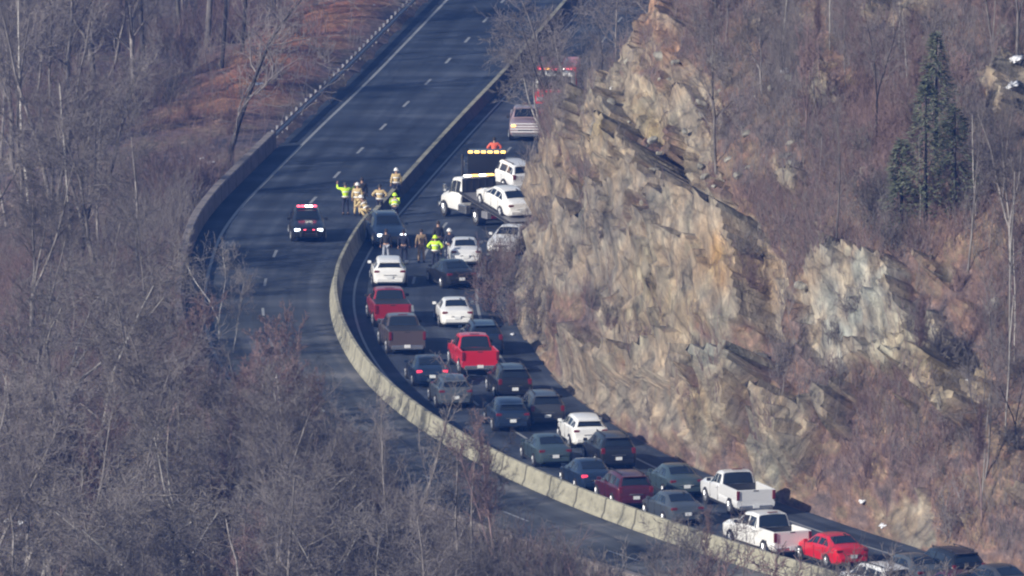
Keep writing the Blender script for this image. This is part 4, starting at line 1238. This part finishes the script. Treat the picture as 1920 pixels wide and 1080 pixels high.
def shrub_proto(seed, mat, n=9, H=2.2):
    rng = random.Random(seed); T = [Tubes(), Tubes()]
    for k in range(n):
        a = rng.uniform(0, 6.28); d = Vector((math.cos(a) * rng.uniform(.1, .6), math.sin(a) * rng.uniform(.1, .6), 1)).normalized()
        grow(rng, T, Vector((rng.gauss(0, .18), rng.gauss(0, .18), -.15)), d, H * rng.uniform(.6, 1.1), .022, 0, SHRUB)
    V = T[0]; b = len(V.v); V.v += T[1].v; V.f += [tuple(i + b for i in f) for f in T[1].f]
    return V.mesh('bare_shrub', mat)
SHR = [shrub_proto(100 + i, [M_TWIG, M_REDTW, M_TWIG, M_REDTW, M_BARK][i % 5]) for i in range(6)]
rng = random.Random(5)
KW = {'big': 'tall grey', 'slim': 'slender grey', 'wide': 'spreading grey', 'pole': 'thin pale trunked', 'pale': 'pale barked', 'dark': 'dark trunked', 'red': 'reddish twigged', 'stem': 'dark straight'}
def where(px, py):
    c = min(7, max(0, int((px + 40) / 250))); r = min(4, max(0, int(py / 216)))
    col = ['far left', 'left', 'left of centre', 'centre left', 'centre right', 'right of centre', 'right', 'far right'][c]
    row = ['at the top', 'in the upper half', 'at middle height', 'in the lower half', 'at the bottom'][r]
    return row + ', ' + col
def plant(kind, x, y, z, top=None, sc=1.0, rz=None, label=None, group=None, var=None, name='bare_tree', lean=None, sxy=1.0):
    L = PRO[kind]; tm, cm, zt = L[var if var is not None else rng.randrange(len(L))]
    if top is not None: sc = (top - z) / zt
    root = empty(name, (x, y, z), rng.uniform(0, 6.28) if rz is None else rz)
    if lean: root.rotation_euler = (Matrix.Rotation(lean[1], 3, 'Y') @ Matrix.Rotation(lean[0], 3, 'X') @ Matrix.Rotation(root.rotation_euler.z, 3, 'Z')).to_euler()
    root.scale = (sc * sxy, sc * sxy, sc)
    tag(root, label, 'tree', group)
    t = link('trunk', tm, root); c = link('crown', cm, root)
    return root
def env(px):
    """upper limit in the picture of the thicket in front of the left carriageway"""
    K = [(-50, -500), (150, -500), (260, -200), (300, 250), (345, 420), (400, 600), (480, 640), (560, 655), (630, 700), (700, 800), (760, 850), (850, 900), (950, 950), (1080, 1010), (1250, 1070), (1400, 1110)]
    for i in range(len(K) - 1):
        if K[i + 1][0] >= px: break
    a, b = K[i], K[i + 1]; return a[1] + (b[1] - a[1]) * (px - a[0]) / (b[0] - a[0])
def topz(py, y):
    dy = (py - 540) / F; dz = -math.sin(TH) - dy * math.cos(TH); yy = math.cos(TH) - dy * math.sin(TH)
    return CAM_H + dz * y / yy
# --- thicket between the camera and the empty carriageway (lower left)
GL = 'bare trees of the thicket at the lower left'
n = 0; tries = 0
while n < 96 and tries < 4000:
    tries += 1
    y = rng.uniform(528, 655); px = rng.uniform(-40, 1230); x = (px - 960) / F * y
    d, ym = dist(x, y)
    if d > -ROAD_L - 2.0: continue
    z = left_h(x, y)

    lim = max(env(px), env(px + 70)) if px > 260 else env(px)
    H = rng.uniform(6.5, 13.5)
    top = min(z + H, topz(lim + abs(rng.gauss(0, 32)), y))
    if top - z < 2.6 or pix(x, y, top)[1] > 1085: continue
    k = rng.random()
    kind = 'big' if k < .4 else ('wide' if k < .64 else ('slim' if k < .76 else ('red' if k < .87 else 'pale')))
    plant(kind, x, y, z, top=top, label=KW[kind] + ' leafless tree of the roadside thicket ' + where(px, pix(x, y, top)[1]), group=GL, sxy=1.15)
    n += 1
# --- woods behind, upper left
GU = 'bare trees of the woods at the upper left'
n = 0; tries = 0
while n < 58 and tries < 4000:
    tries += 1
    y = rng.uniform(640, 860); px = rng.uniform(-60, 560); x = (px - 960) / F * y
    d, ym = dist(x, y)
    if d > -ROAD_L - 4.5: continue
    if y > 700 and -d - ROAD_L < 9: continue
    z = left_h(x, y)
    H = rng.uniform(9, 17)
    # trunks beside the parapet must not lean over the road in the picture
    rr = 75 if H > 10 else 45
    q = ground(px + rr, pix(x, y, z)[1])
    if dist(*ground(px + 55, max(pix(x, y, z + H * .8)[1], 2)))[0] > -ROAD_L * 1.0 and pix(x, y, z + H * .8)[1] > 0: continue
    k = rng.random()
    kind = 'slim' if k < .45 else ('big' if k < .75 else ('pole' if k < .85 else ('wide' if k < .95 else 'dark')))
    plant(kind, x, y, z, sc=H / 13.5, label=KW[kind] + ' leafless tree of the woods, foot ' + where(*pix(x, y, z)[:2]), group=GU)
    n += 1
for i in range(10):                                        # far edge of the woods above the road bend
    y = rng.uniform(800, 880); x = (rng.uniform(560, 760) - 960) / F * y
    d, ym = dist(x, y)
    if d > -ROAD_L - 5: continue
    plant('slim', x, y, left_h(x, y), sc=rng.uniform(.8, 1.2), label='leafless tree in the woods beyond the guard rail at the upper left', group=GU)
def special(kind, px, py, y, toppy, label, var=0, rz=0.0, lean=None, sxy=1.0, name='bare_tree'):
    x = (px - 960) / F * y
    z = gz(x, y)
    return plant(kind, x, y, z, top=topz(toppy, y), label=label, var=var, rz=rz, lean=lean, sxy=sxy, name=name)
special('dark', 428, 300, 705, -140, 'large dark forked tree standing beside the parapet at the upper left', 0, .6, sxy=1.15)
for i in range(13):                                        # dark straight trunks of the upper left woods
    y = rng.uniform(715, 800); px = rng.uniform(230, 640); x = (px - 960) / F * y
    if dist(x, y)[0] > -ROAD_L - 7: continue
    plant('stem', x, y, left_h(x, y), sc=rng.uniform(.9, 1.3), label='straight dark trunk in the upper left woods ' + where(*pix(x, y, left_h(x, y))), group='dark trunks of the upper left woods')
for (px, top, y, k_, rz_), lb_ in zip(((170, 860, 556, 0, .4), (300, 900, 552, 1, 1.8), (470, 850, 560, 2, 3.0), (640, 830, 556, 0, 4.2), (820, 950, 546, 1, 5.0), (60, 760, 570, 2, 2.2)), ('pale arching tree in the bottom left thicket', 'pale tree left of the dark arching one in the bottom thicket', 'pale crooked tree right of the dark arching one', 'pale limbed tree below the wide grey bend of the road', 'pale bent tree near the bottom edge below the median', 'pale tree at the left edge of the thicket above the snow')):
    special('pale', px, 1080, y, top, lb_, k_, rz_, sxy=1.5)
special('pale', 86, 600, 642, 330, 'pale tree with a bent fork at the left edge of the thicket', 1, 0.4, sxy=.7)
special('pale', 128, 610, 640, 350, 'pale straight tree right of the bent forked one at the left edge', 2, 2.0, sxy=.6)
special('pale', 408, 640, 628, 425, 'small pale tree whose white limbs cross in front of the empty carriageway', 0, 2.4, sxy=.9)
special('pale', 432, 640, 624, 470, 'slender pale tree leaning right in front of the empty carriageway', 2, 1.1, lean=(0, .16, 0), sxy=.7)
special('slim', 728, 1080, 548, 655, 'tall thin grey trunk rising from the bottom edge left of the median', 1, .3)
special('pale', 570, 1080, 548, 900, 'tree with arching pale limbs in the middle of the bottom thicket', 0, 1.9, sxy=1.5)
special('dark', 400, 1080, 545, 880, 'dark arching tree low in the bottom thicket', 1, 1.2, sxy=1.6)
special('dark', 1600, 1050, 566, 905, 'dark forked small tree in front of the red car at the lower right', 0, .4, sxy=.8)
# --- twigs in front of the queue by the median
GM = 'small bare trees reaching up in front of the median'
for px, top, y, k in ((885, 735, 548, 'slim'), (930, 768, 546, 'red'), (850, 780, 549, 'wide'), (1330, 935, 540, 'red'), (1395, 960, 538, 'slim'), (1290, 945, 541, 'wide'), (735, 700, 556, 'slim'), (545, 560, 590, 'red'), (505, 590, 594, 'red')):
    x = (px - 960) / F * y; z = left_h(x, y) if dist(x, y)[0] < -ROAD_L else -2.0
    plant(k, x, y, z, top=topz(top, y), label=KW[k] + ' small tree in front of the concrete median ' + where(px, top), group=GM, sxy=.9 if y > 580 else .8)
for px, top, y in ((1575, 1000, 508), (1640, 1005, 505), (1555, 1015, 511), (1600, 1008, 503), (1610, 1025, 512), (1270, 930, 530), (1310, 925, 528)):
    x = (px - 960) / F * y
    plant('wide', x, y, -3, top=topz(top, y), label='twiggy tree screening the queued cars ' + where(px, top), group='bare trees before the end of the queue', sxy=.8)
for i in range(7):                                        # lower right, in front of the last cars of the queue
    y = rng.uniform(492, 512); px = rng.uniform(1230, 1800); x = (px - 960) / F * y
    if dist(x, y)[0] > -ROAD_L - 1.0: continue
    z = left_h(x, y); k = rng.choice(['slim', 'wide', 'red', 'big'])
    plant(k, x, y, z, top=topz(rng.uniform(1010, 1060), y), label=KW[k] + ' tree in front of the last queued cars ' + where(px, 1020), group='bare trees before the end of the queue', sxy=.9)
for i in range(30):                                        # small growth hiding the outer parapet near the bottom
    ym = rng.uniform(536, 590); x, y = off(ym, -ROAD_L - rng.uniform(1.2, 4)); z = left_h(x, y); px = pix(x, y, z)[0]; k = rng.choice(['slim', 'wide', 'red', 'big'])
    t_ = topz(env(px) + rng.uniform(0, 45), y)
    if t_ - z < 1.5: t_ = z + rng.uniform(1.6, 2.6)
    plant(k, x, y, z, top=t_, label=KW[k] + ' tree hiding the parapet ' + where(px, env(px)), group='bare trees hiding the parapet', sxy=1.3)
# --- trees on the rock side
GR = 'bare trees on the rocky hillside'
spots = [(1040, 205, 'dark', 9), (1105, 190, 'dark', 10), (1165, 120, 'slim', 8), (1000, 120, 'slim', 9), (1075, 110, 'slim', 10), (1130, 90, 'big', 9), (960, 60, 'slim', 9), (1180, 60, 'slim', 8)]
for px, py, k, H in spots:
    x, y = ground(px, py + 40); d, ym = dist(x, y)
    if d < ROAD_R + .8: x, y = off(ym, ROAD_R + rng.uniform(.8, 3.5))
    plant(k, x, y, gz(x, y), sc=H / 13, label='leafless tree between the far road and the rock nose, in front of the fire engine', group='bare trees beside the far road', rz=rng.uniform(0, 6))
for i in range(20):                                        # woods crowding over the far end of the right carriageway
    ym = rng.uniform(700, 815); x, y = off(ym, ROAD_R + .6 + abs(rng.gauss(0, 4)))
    k = rng.choice(['big', 'slim', 'wide', 'slim'])
    if pix(x, y, 5)[0] > 1130: continue
    plant(k, x, y, gz(x, y), sc=rng.uniform(.55, .95), label=KW[k] + ' leafless tree crowding the far road ' + where(*pix(x, y, gz(x, y))), group='bare trees beside the far road')
for i in range(12):                                        # trees at the shoulder leaning out over the far carriageway
    ym = rng.uniform(712, 790); x, y = off(ym, ROAD_R + rng.uniform(.3, 2.2))
    k = rng.choice(['big', 'wide', 'slim', 'wide'])
    plant(k, x, y, gz(x, y), sc=rng.uniform(.6, .95), lean=(rng.uniform(-.2, .2), -rng.uniform(.25, .6), 0), sxy=1.25, label=KW[k] + ' leafless tree leaning out over the far road ' + where(*pix(x, y, gz(x, y))), group='bare trees leaning over the far road')
special('pale', 1050, 215, 716, 20, 'pale limbed tree drooping out over the far end of the median', 0, 1.0, lean=(0, -.75, 0), sxy=1.1)
for px_, yy_, k_ in ((1028, 722, 'big'), (1062, 716, 'wide'), (1095, 712, 'slim')):
    plant(k_, (px_ - 960) / F * yy_, yy_, .1, sc=.62, lean=(0, -.15, 0), sxy=1.2, label=KW[k_] + ' twiggy tree veiling the fire engine ' + where(px_, 200), group='bare trees veiling the fire engine')
special('dark', 1070, 225, 706, -40, 'dark trunked tree crossing in front of the fire engine', 1, 2.0, lean=(0, -.28, 0), sxy=.7)
special('dark', 1120, 200, 700, -60, 'second dark trunk standing right of the fire engine', 2, 0.0, lean=(0, -.12, 0), sxy=.6)
n = 0; tries = 0
while n < 46 and tries < 900:
    tries += 1
    px = rng.uniform(1330, 1930); py = rng.uniform(-20, 1000)
    if any(poly_in((px, py), p) for p in ROCKS[:2]) and rng.random() < .93: continue
    if px < 1200 + py * .45 and py > 500: continue
    x, y, z = hit(px, py, 548, 760, .8)
    if dist(x, y)[0] < ROAD_R + 1: continue
    H = rng.uniform(3.0, 8.5)
    k = rng.random(); kind = 'slim' if k < .35 else ('red' if k < .6 else ('pole' if k < .8 else ('big' if k < .92 else 'wide')))
    plant(kind, x, y, z, sc=H / (8 if kind == 'red' else 13), label=KW[kind] + ' leafless sapling on the hillside ' + where(px, py), group=GR, sxy=.85, name='bare_sapling')
    n += 1
def onhill(kind, px, py, toppy, label, var=0, rz=0.0, sxy=1.0, lean=None, name='bare_tree'):
    x, y, z = hit(px, py, 548, 800, .5)
    return plant(kind, x, y, z, top=topz(toppy, y), label=label, var=var, rz=rz, sxy=sxy, lean=lean, name=name)
onhill('dark', 1642, 285, -60, 'dark leafless tree left of the evergreens near the upper right', 1, .5, sxy=.45)
onhill('pole', 1702, 165, 10, 'white barked tree near the top edge above the evergreens', 0, 1.0)
onhill('pole', 1893, 712, 290, 'tall thin pale trunk near the right edge beside the large grey outcrop', 1, 2.0, sxy=.9)
onhill('pole', 1832, 420, 200, 'thin pale trunk right of the evergreens', 2, 2.6, sxy=.8)
onhill('dark', 1470, 150, 20, 'small dark leafless tree above the middle of the slope', 2, 2.6, sxy=.5)
onhill('dark', 1905, 860, 640, 'dark bent branchy tree at the right edge', 1, 4.0, sxy=.7)
onhill('pale', 1660, 470, 330, 'pale thin tree on the crest of the large grey outcrop', 1, 4.0, sxy=.4)
# --- evergreens
def evergreen_mesh(seed, H, Rb, mat):
    rg = random.Random(seed); V = []; Fc = []
    for i in range(3800):
        t = rg.random() ** .8; z = H * (.12 + .88 * t); rad = Rb * (.12 + .88 * (1 - t ** 2.2)) * rg.uniform(.1, 1) ** .6
        a = rg.uniform(0, 6.28)
        lump = .7 + .55 * noise.noise(Vector((math.cos(a) * 1.4, math.sin(a) * 1.4, z * .9 + seed)))
        if noise.noise(Vector((math.cos(a) * 2.5, math.sin(a) * 2.5, z * 1.3 + seed))) > .1: continue
        rad *= lump
        c = Vector((math.cos(a) * rad, math.sin(a) * rad, z - rad * .25)); o = Vector((math.cos(a), math.sin(a), rg.uniform(-.5, .4))).normalized()
        s = Vector((-o.y, o.x, rg.uniform(-.4, .4))).normalized(); l = rg.uniform(.14, .3); w_ = rg.uniform(.03, .06)
        k = len(V)
        for p in (c - s * w_, c + s * w_, c + s * w_ * .5 + o * l, c - s * w_ * .5 + o * l): V.append(tuple(p))
        Fc.append((k, k + 1, k + 2, k + 3))
    me = bpy.data.meshes.new('crown'); me.from_pydata(V, [], Fc); me.materials.append(mat); return me
M_EVER = bark_mat('evergreen_needles', (.075, .09, .06), (.15, .165, .115), 1.5)
for i, (px, py, top, rb, lab) in enumerate([(1735, 430, 150, 2.0, 'tallest dark evergreen on the upper right slope'), (1790, 420, 200, 1.8, 'shorter evergreen right of the tallest one'),
                                         (1690, 440, 260, 1.5, 'small evergreen at the left side of the evergreen clump'), (1755, 310, 60, 1.7, 'evergreen farthest up the slope behind the clump')]):
    x, y, z = hit(px, py, 548, 800, .5); H = topz(top, y) - z
    e = empty('evergreen_tree', (x, y, z), i); tag(e, lab, 'tree', 'evergreens on the upper right slope')
    T = Tubes(); T.seg(Vector((0, 0, -.5)), Vector((0, 0, H * .95)), .14, .02, 6); link('trunk', T.mesh('trunk', M_DARKB), e)
    link('crown', evergreen_mesh(i + 3, H, rb, M_EVER), e)
# --- shrubs
GS = 'bare shrubs'
def shrub(x, y, sc, lab, grp):
    q = pix(x, y, gz(x, y)); lab += ' ' + where(*q)
    o = link('bare_shrub', SHR[rng.randrange(len(SHR))], None, (x, y, gz(x, y)), (0, 0, rng.uniform(0, 6.28))); o.scale = (sc, sc, sc * rng.uniform(.8, 1.15))
    tag(o, lab, 'shrub', grp)
n = 0
for t in range(3000):
    if n >= 85: break
    px = rng.uniform(940, 1930); py = rng.uniform(0, 1080)
    inr = any(poly_in((px, py), p) for p in ROCKS)
    if inr and rng.random() < .82: continue
    x, y, z = hit(px, py, 546, 790, 1.0); d = dist(x, y)[0]
    if d < ROAD_R + .5: continue
    shrub(x, y, rng.uniform(.45, 1.1), 'leafless shrub on the rocky hillside', 'bare shrubs on the hillside'); n += 1
for t in range(34):                                        # along the rock foot
    ym = rng.uniform(548, 690); x, y = off(ym, ROAD_R + rng.uniform(.3, 1.8))
    shrub(x, y, rng.uniform(.35, .8), 'brush at the rock foot beside the shoulder', 'brush along the rock foot')
for t in range(85):                                       # brush crowding the outside of the parapet
    ym = rng.uniform(538, 645); x, y = off(ym, -ROAD_L - rng.uniform(.9, 4.0))
    shrub(x, y, rng.uniform(.7, 1.15), 'tangled brush leaning against the outer parapet', 'brush outside the parapet')
for t in range(14):                                        # brush in front of the wrecked car
    ym = rng.uniform(632, 668); x, y = off(ym, ROAD_R - rng.uniform(-.4, 1.4))
    shrub(x, y, rng.uniform(.55, 1.15), 'brown brush growing at the shoulder near the wrecked car', 'brush along the rock foot')
n = 0
for t in range(3000):
    if n >= 60: break
    y = rng.uniform(560, 800); px = rng.uniform(-40, 700); x = (px - 960) / F * y; d, ym = dist(x, y)
    if d > -ROAD_L - 1.4: continue
    shrub(x, y, rng.uniform(.5, 1.3), 'leafless shrub on the woodland floor', 'bare shrubs left of the road'); n += 1
# --- undergrowth: countless stems
def brush(name, pts, mat, hmin, hmax, seed, r=.012):
    rg = random.Random(seed); T = Tubes()
    for x, y, z in pts:
        h = rg.uniform(hmin, hmax); d = Vector((rg.gauss(0, .3), rg.gauss(0, .3), 1)).normalized(); p = Vector((x, y, z - .05))
        q = p + d * h * .5; d2 = (d + Vector((rg.gauss(0, .25), rg.gauss(0, .25), 0))).normalized(); e = q + d2 * h * .5
        T.seg(p, q, r * 1.3, r); T.seg(q, e, r, r * .6)
        for _ in range(2):
            d3 = rdir(rg, d2, rg.uniform(.4, .9)); b = q + (e - q) * rg.random() * .6; T.seg(b, b + d3 * h * .3, r * .7, r * .5)
    o = link(name, T.mesh(name, mat)); tag(o, kind='stuff')
    return o
for nm, mt, sd in (('undergrowth', M_TWIG, 3), ('reddish_undergrowth', M_REDTW, 4)):
    rg = random.Random(sd); pts = []
    while len(pts) < 15000:
        y = rg.uniform(545, 850); px = rg.uniform(-30, 1100); x = (px - 960) / F * y; d, ym = dist(x, y)
        if d > -ROAD_L - .8 or (y > 705 and d > -ROAD_L - 9 and rg.random() < .93): continue
        if (noise.noise(Vector((x * .12, y * .04, sd * 5))) < -.05): continue
        pts.append((x, y, left_h(x, y)))
    brush(nm, pts, mt, .7, 3.2, sd)
for nm, mt, sd in (('hillside_brush', M_TWIG, 5), ('reddish_hillside_brush', M_REDTW, 6)):
    rg = random.Random(sd); pts = []; ss, es, V, ne = SUR['hill']
    while len(pts) < 13000:
        i = rg.randrange(len(ss)); j = rg.randrange(6, ne); v = V[i * ne + j]
        if not (540 < v[1] < 760): continue
        px, py = pix(*v)
        if not (900 < px < 1960 and -40 < py < 1120): continue
        if rock_mask(px, py) and rg.random() < .96: continue
        if 1150 < px < 1420 and py < 330 and rg.random() < .7: continue
        if noise.noise(Vector((v[0] * .25, v[2] * .25, sd * 3))) < -.1: continue
        pts.append(v)
    brush(nm, pts, mt, .3, 1.5, sd, .011)
# --- loose boulders on the slope
def boulder_mesh(seed):
    rg = random.Random(seed); bm = bmesh.new(); bmesh.ops.create_icosphere(bm, subdivisions=2, radius=1)
    o = Vector((seed, seed * 2, 0)); k = [Vector((rg.gauss(0, 1), rg.gauss(0, 1), rg.gauss(0, 1))).normalized() for _ in range(7)]
    for v in bm.verts:
        c = v.co.copy()
        for n_ in k:
            d = c.dot(n_)
            if d > .62: c -= n_ * (d - .62)
        v.co = Vector((c.x * 1.25, c.y, c.z * .75)) * (1 + .12 * noise.noise(c * 1.5 + o))
    me = bpy.data.meshes.new('boulder'); bm.to_mesh(me); bm.free(); me.materials.append(M_BOULD); return me
M_BOULD = bark_mat('boulder_stone', (.13, .125, .11), (.30, .29, .25), 1.2)
BO = [boulder_mesh(i) for i in range(5)]
n = 0
for t in range(2500):
    if n >= 85: break
    px = rng.uniform(1040, 1925); py = rng.uniform(0, 1000)
    if rng.random() < .5: px = rng.uniform(1100, 1500); py = rng.uniform(100, 420)
    x, y, z = hit(px, py, 548, 760, .8); dd = dist(x, y)[0]
    if dd < ROAD_R + .7 or z > 60: continue
    sz = min(.75, rng.uniform(.12, .38) * (1.9 if rng.random() < .12 else 1))
    o = link('boulder', BO[rng.randrange(5)], None, (x, y, z + sz * .15), (rng.uniform(-.5, .5), rng.uniform(-.5, .5), rng.uniform(0, 6))); o.scale = (sz, sz, sz)
    tag(o, 'loose angular boulder on the hillside ' + where(px, py), 'rock', 'loose boulders on the hillside'); n += 1
# --- snow
def snow_patch(px, py, rx, ry, lab):
    rg = random.Random(int(px * 7 + py))
    x, y, z = hit(px, py, 546, 880, .3)
    bm = bmesh.new(); bmesh.ops.create_icosphere(bm, subdivisions=3, radius=1)
    for v in bm.verts:
        c = v.co; k = .85 + .7 * noise.noise(c * 1.9 + Vector((px, py, 0))) + .5 * noise.noise(c * 4.5 + Vector((px, py, 0)))
        v.co = Vector((c.x * rx / 42 * k, c.y * rx / 20 * k, c.z * ry / 48 * k))
    me = bpy.data.meshes.new('snow_patch'); bm.to_mesh(me); bm.free(); me.materials.append(M_SNOW); me.shade_smooth()
    o = link('snow_patch', me, None, (x + .05, y + .1, z - ry / 190)); o.rotation_euler = (0, rg.uniform(-.7, -.2) if dist(x, y)[0] > 0 else 0, 0)
    tag(o, lab + ' ' + where(px, py), 'snow', 'melting snow patches')
LS = 'small patch of melting snow among leaves and rocks'
for px, py, rx, ry in [(1198, 690, 13, 8), (1470, 132, 10, 7), (1655, 35, 13, 9), (1685, 66, 9, 6), (1715, 5, 26, 9), (1740, 70, 12, 5), (1595, 650, 9, 8), (1140, 676, 6, 6), (1172, 704, 6, 4),
                       (992, 480, 6, 5), (1048, 480, 6, 5), (958, 628, 6, 4), (1248, 745, 6, 6), (1146, 165, 5, 5), (1480, 150, 5, 3), (1890, 160, 22, 8), (1905, 110, 16, 7), (1880, 185, 14, 6),
                       (1785, 250, 7, 6), (1793, 305, 6, 5), (1808, 715, 12, 9), (1725, 740, 9, 14), (1715, 765, 7, 16), (1915, 735, 9, 8), (1392, 722, 6, 4), (1665, 545, 5, 4), (1755, 925, 8, 9),
                       (1770, 940, 6, 6), (1655, 985, 9, 6), (1620, 935, 14, 5), (1785, 440, 7, 5)]:
    snow_patch(px, py, rx, ry, LS)
LS2 = 'patch of melting snow on the woodland floor'
for px, py, rx, ry in [(482, 158, 18, 5), (455, 170, 5, 3), (372, 272, 10, 4), (385, 290, 12, 4), (395, 305, 14, 5), (378, 298, 8, 4), (52, 845, 8, 9), (190, 828, 8, 5), (340, 1010, 12, 8), (318, 1018, 8, 8), (372, 1012, 8, 5),
                       (45, 980, 14, 5), (40, 1003, 10, 4), (62, 930, 8, 4), (15, 975, 9, 4), (165, 935, 8, 4), (700, 10, 4, 3)]:
    snow_patch(px, py, rx, ry, LS2)

# ================================================================ air
hb = MB(); hb.box((0, 620, 45), (900, 1500, 116)); 
hm = bpy.data.materials.new('haze_air'); hm.use_nodes = True
hn = hm.node_tree; hn.nodes.remove(hn.nodes['Principled BSDF'])
pv = hn.nodes.new('ShaderNodeVolumePrincipled'); pv.inputs['Color'].default_value = (.08, .26, 1.0, 1); pv.inputs['Density'].default_value = .00018
pv.inputs['Anisotropy'].default_value = .0
hn.links.new(pv.outputs[0], hn.nodes['Material Output'].inputs['Volume'])
tag(hb.build('haze', hm), kind='stuff')
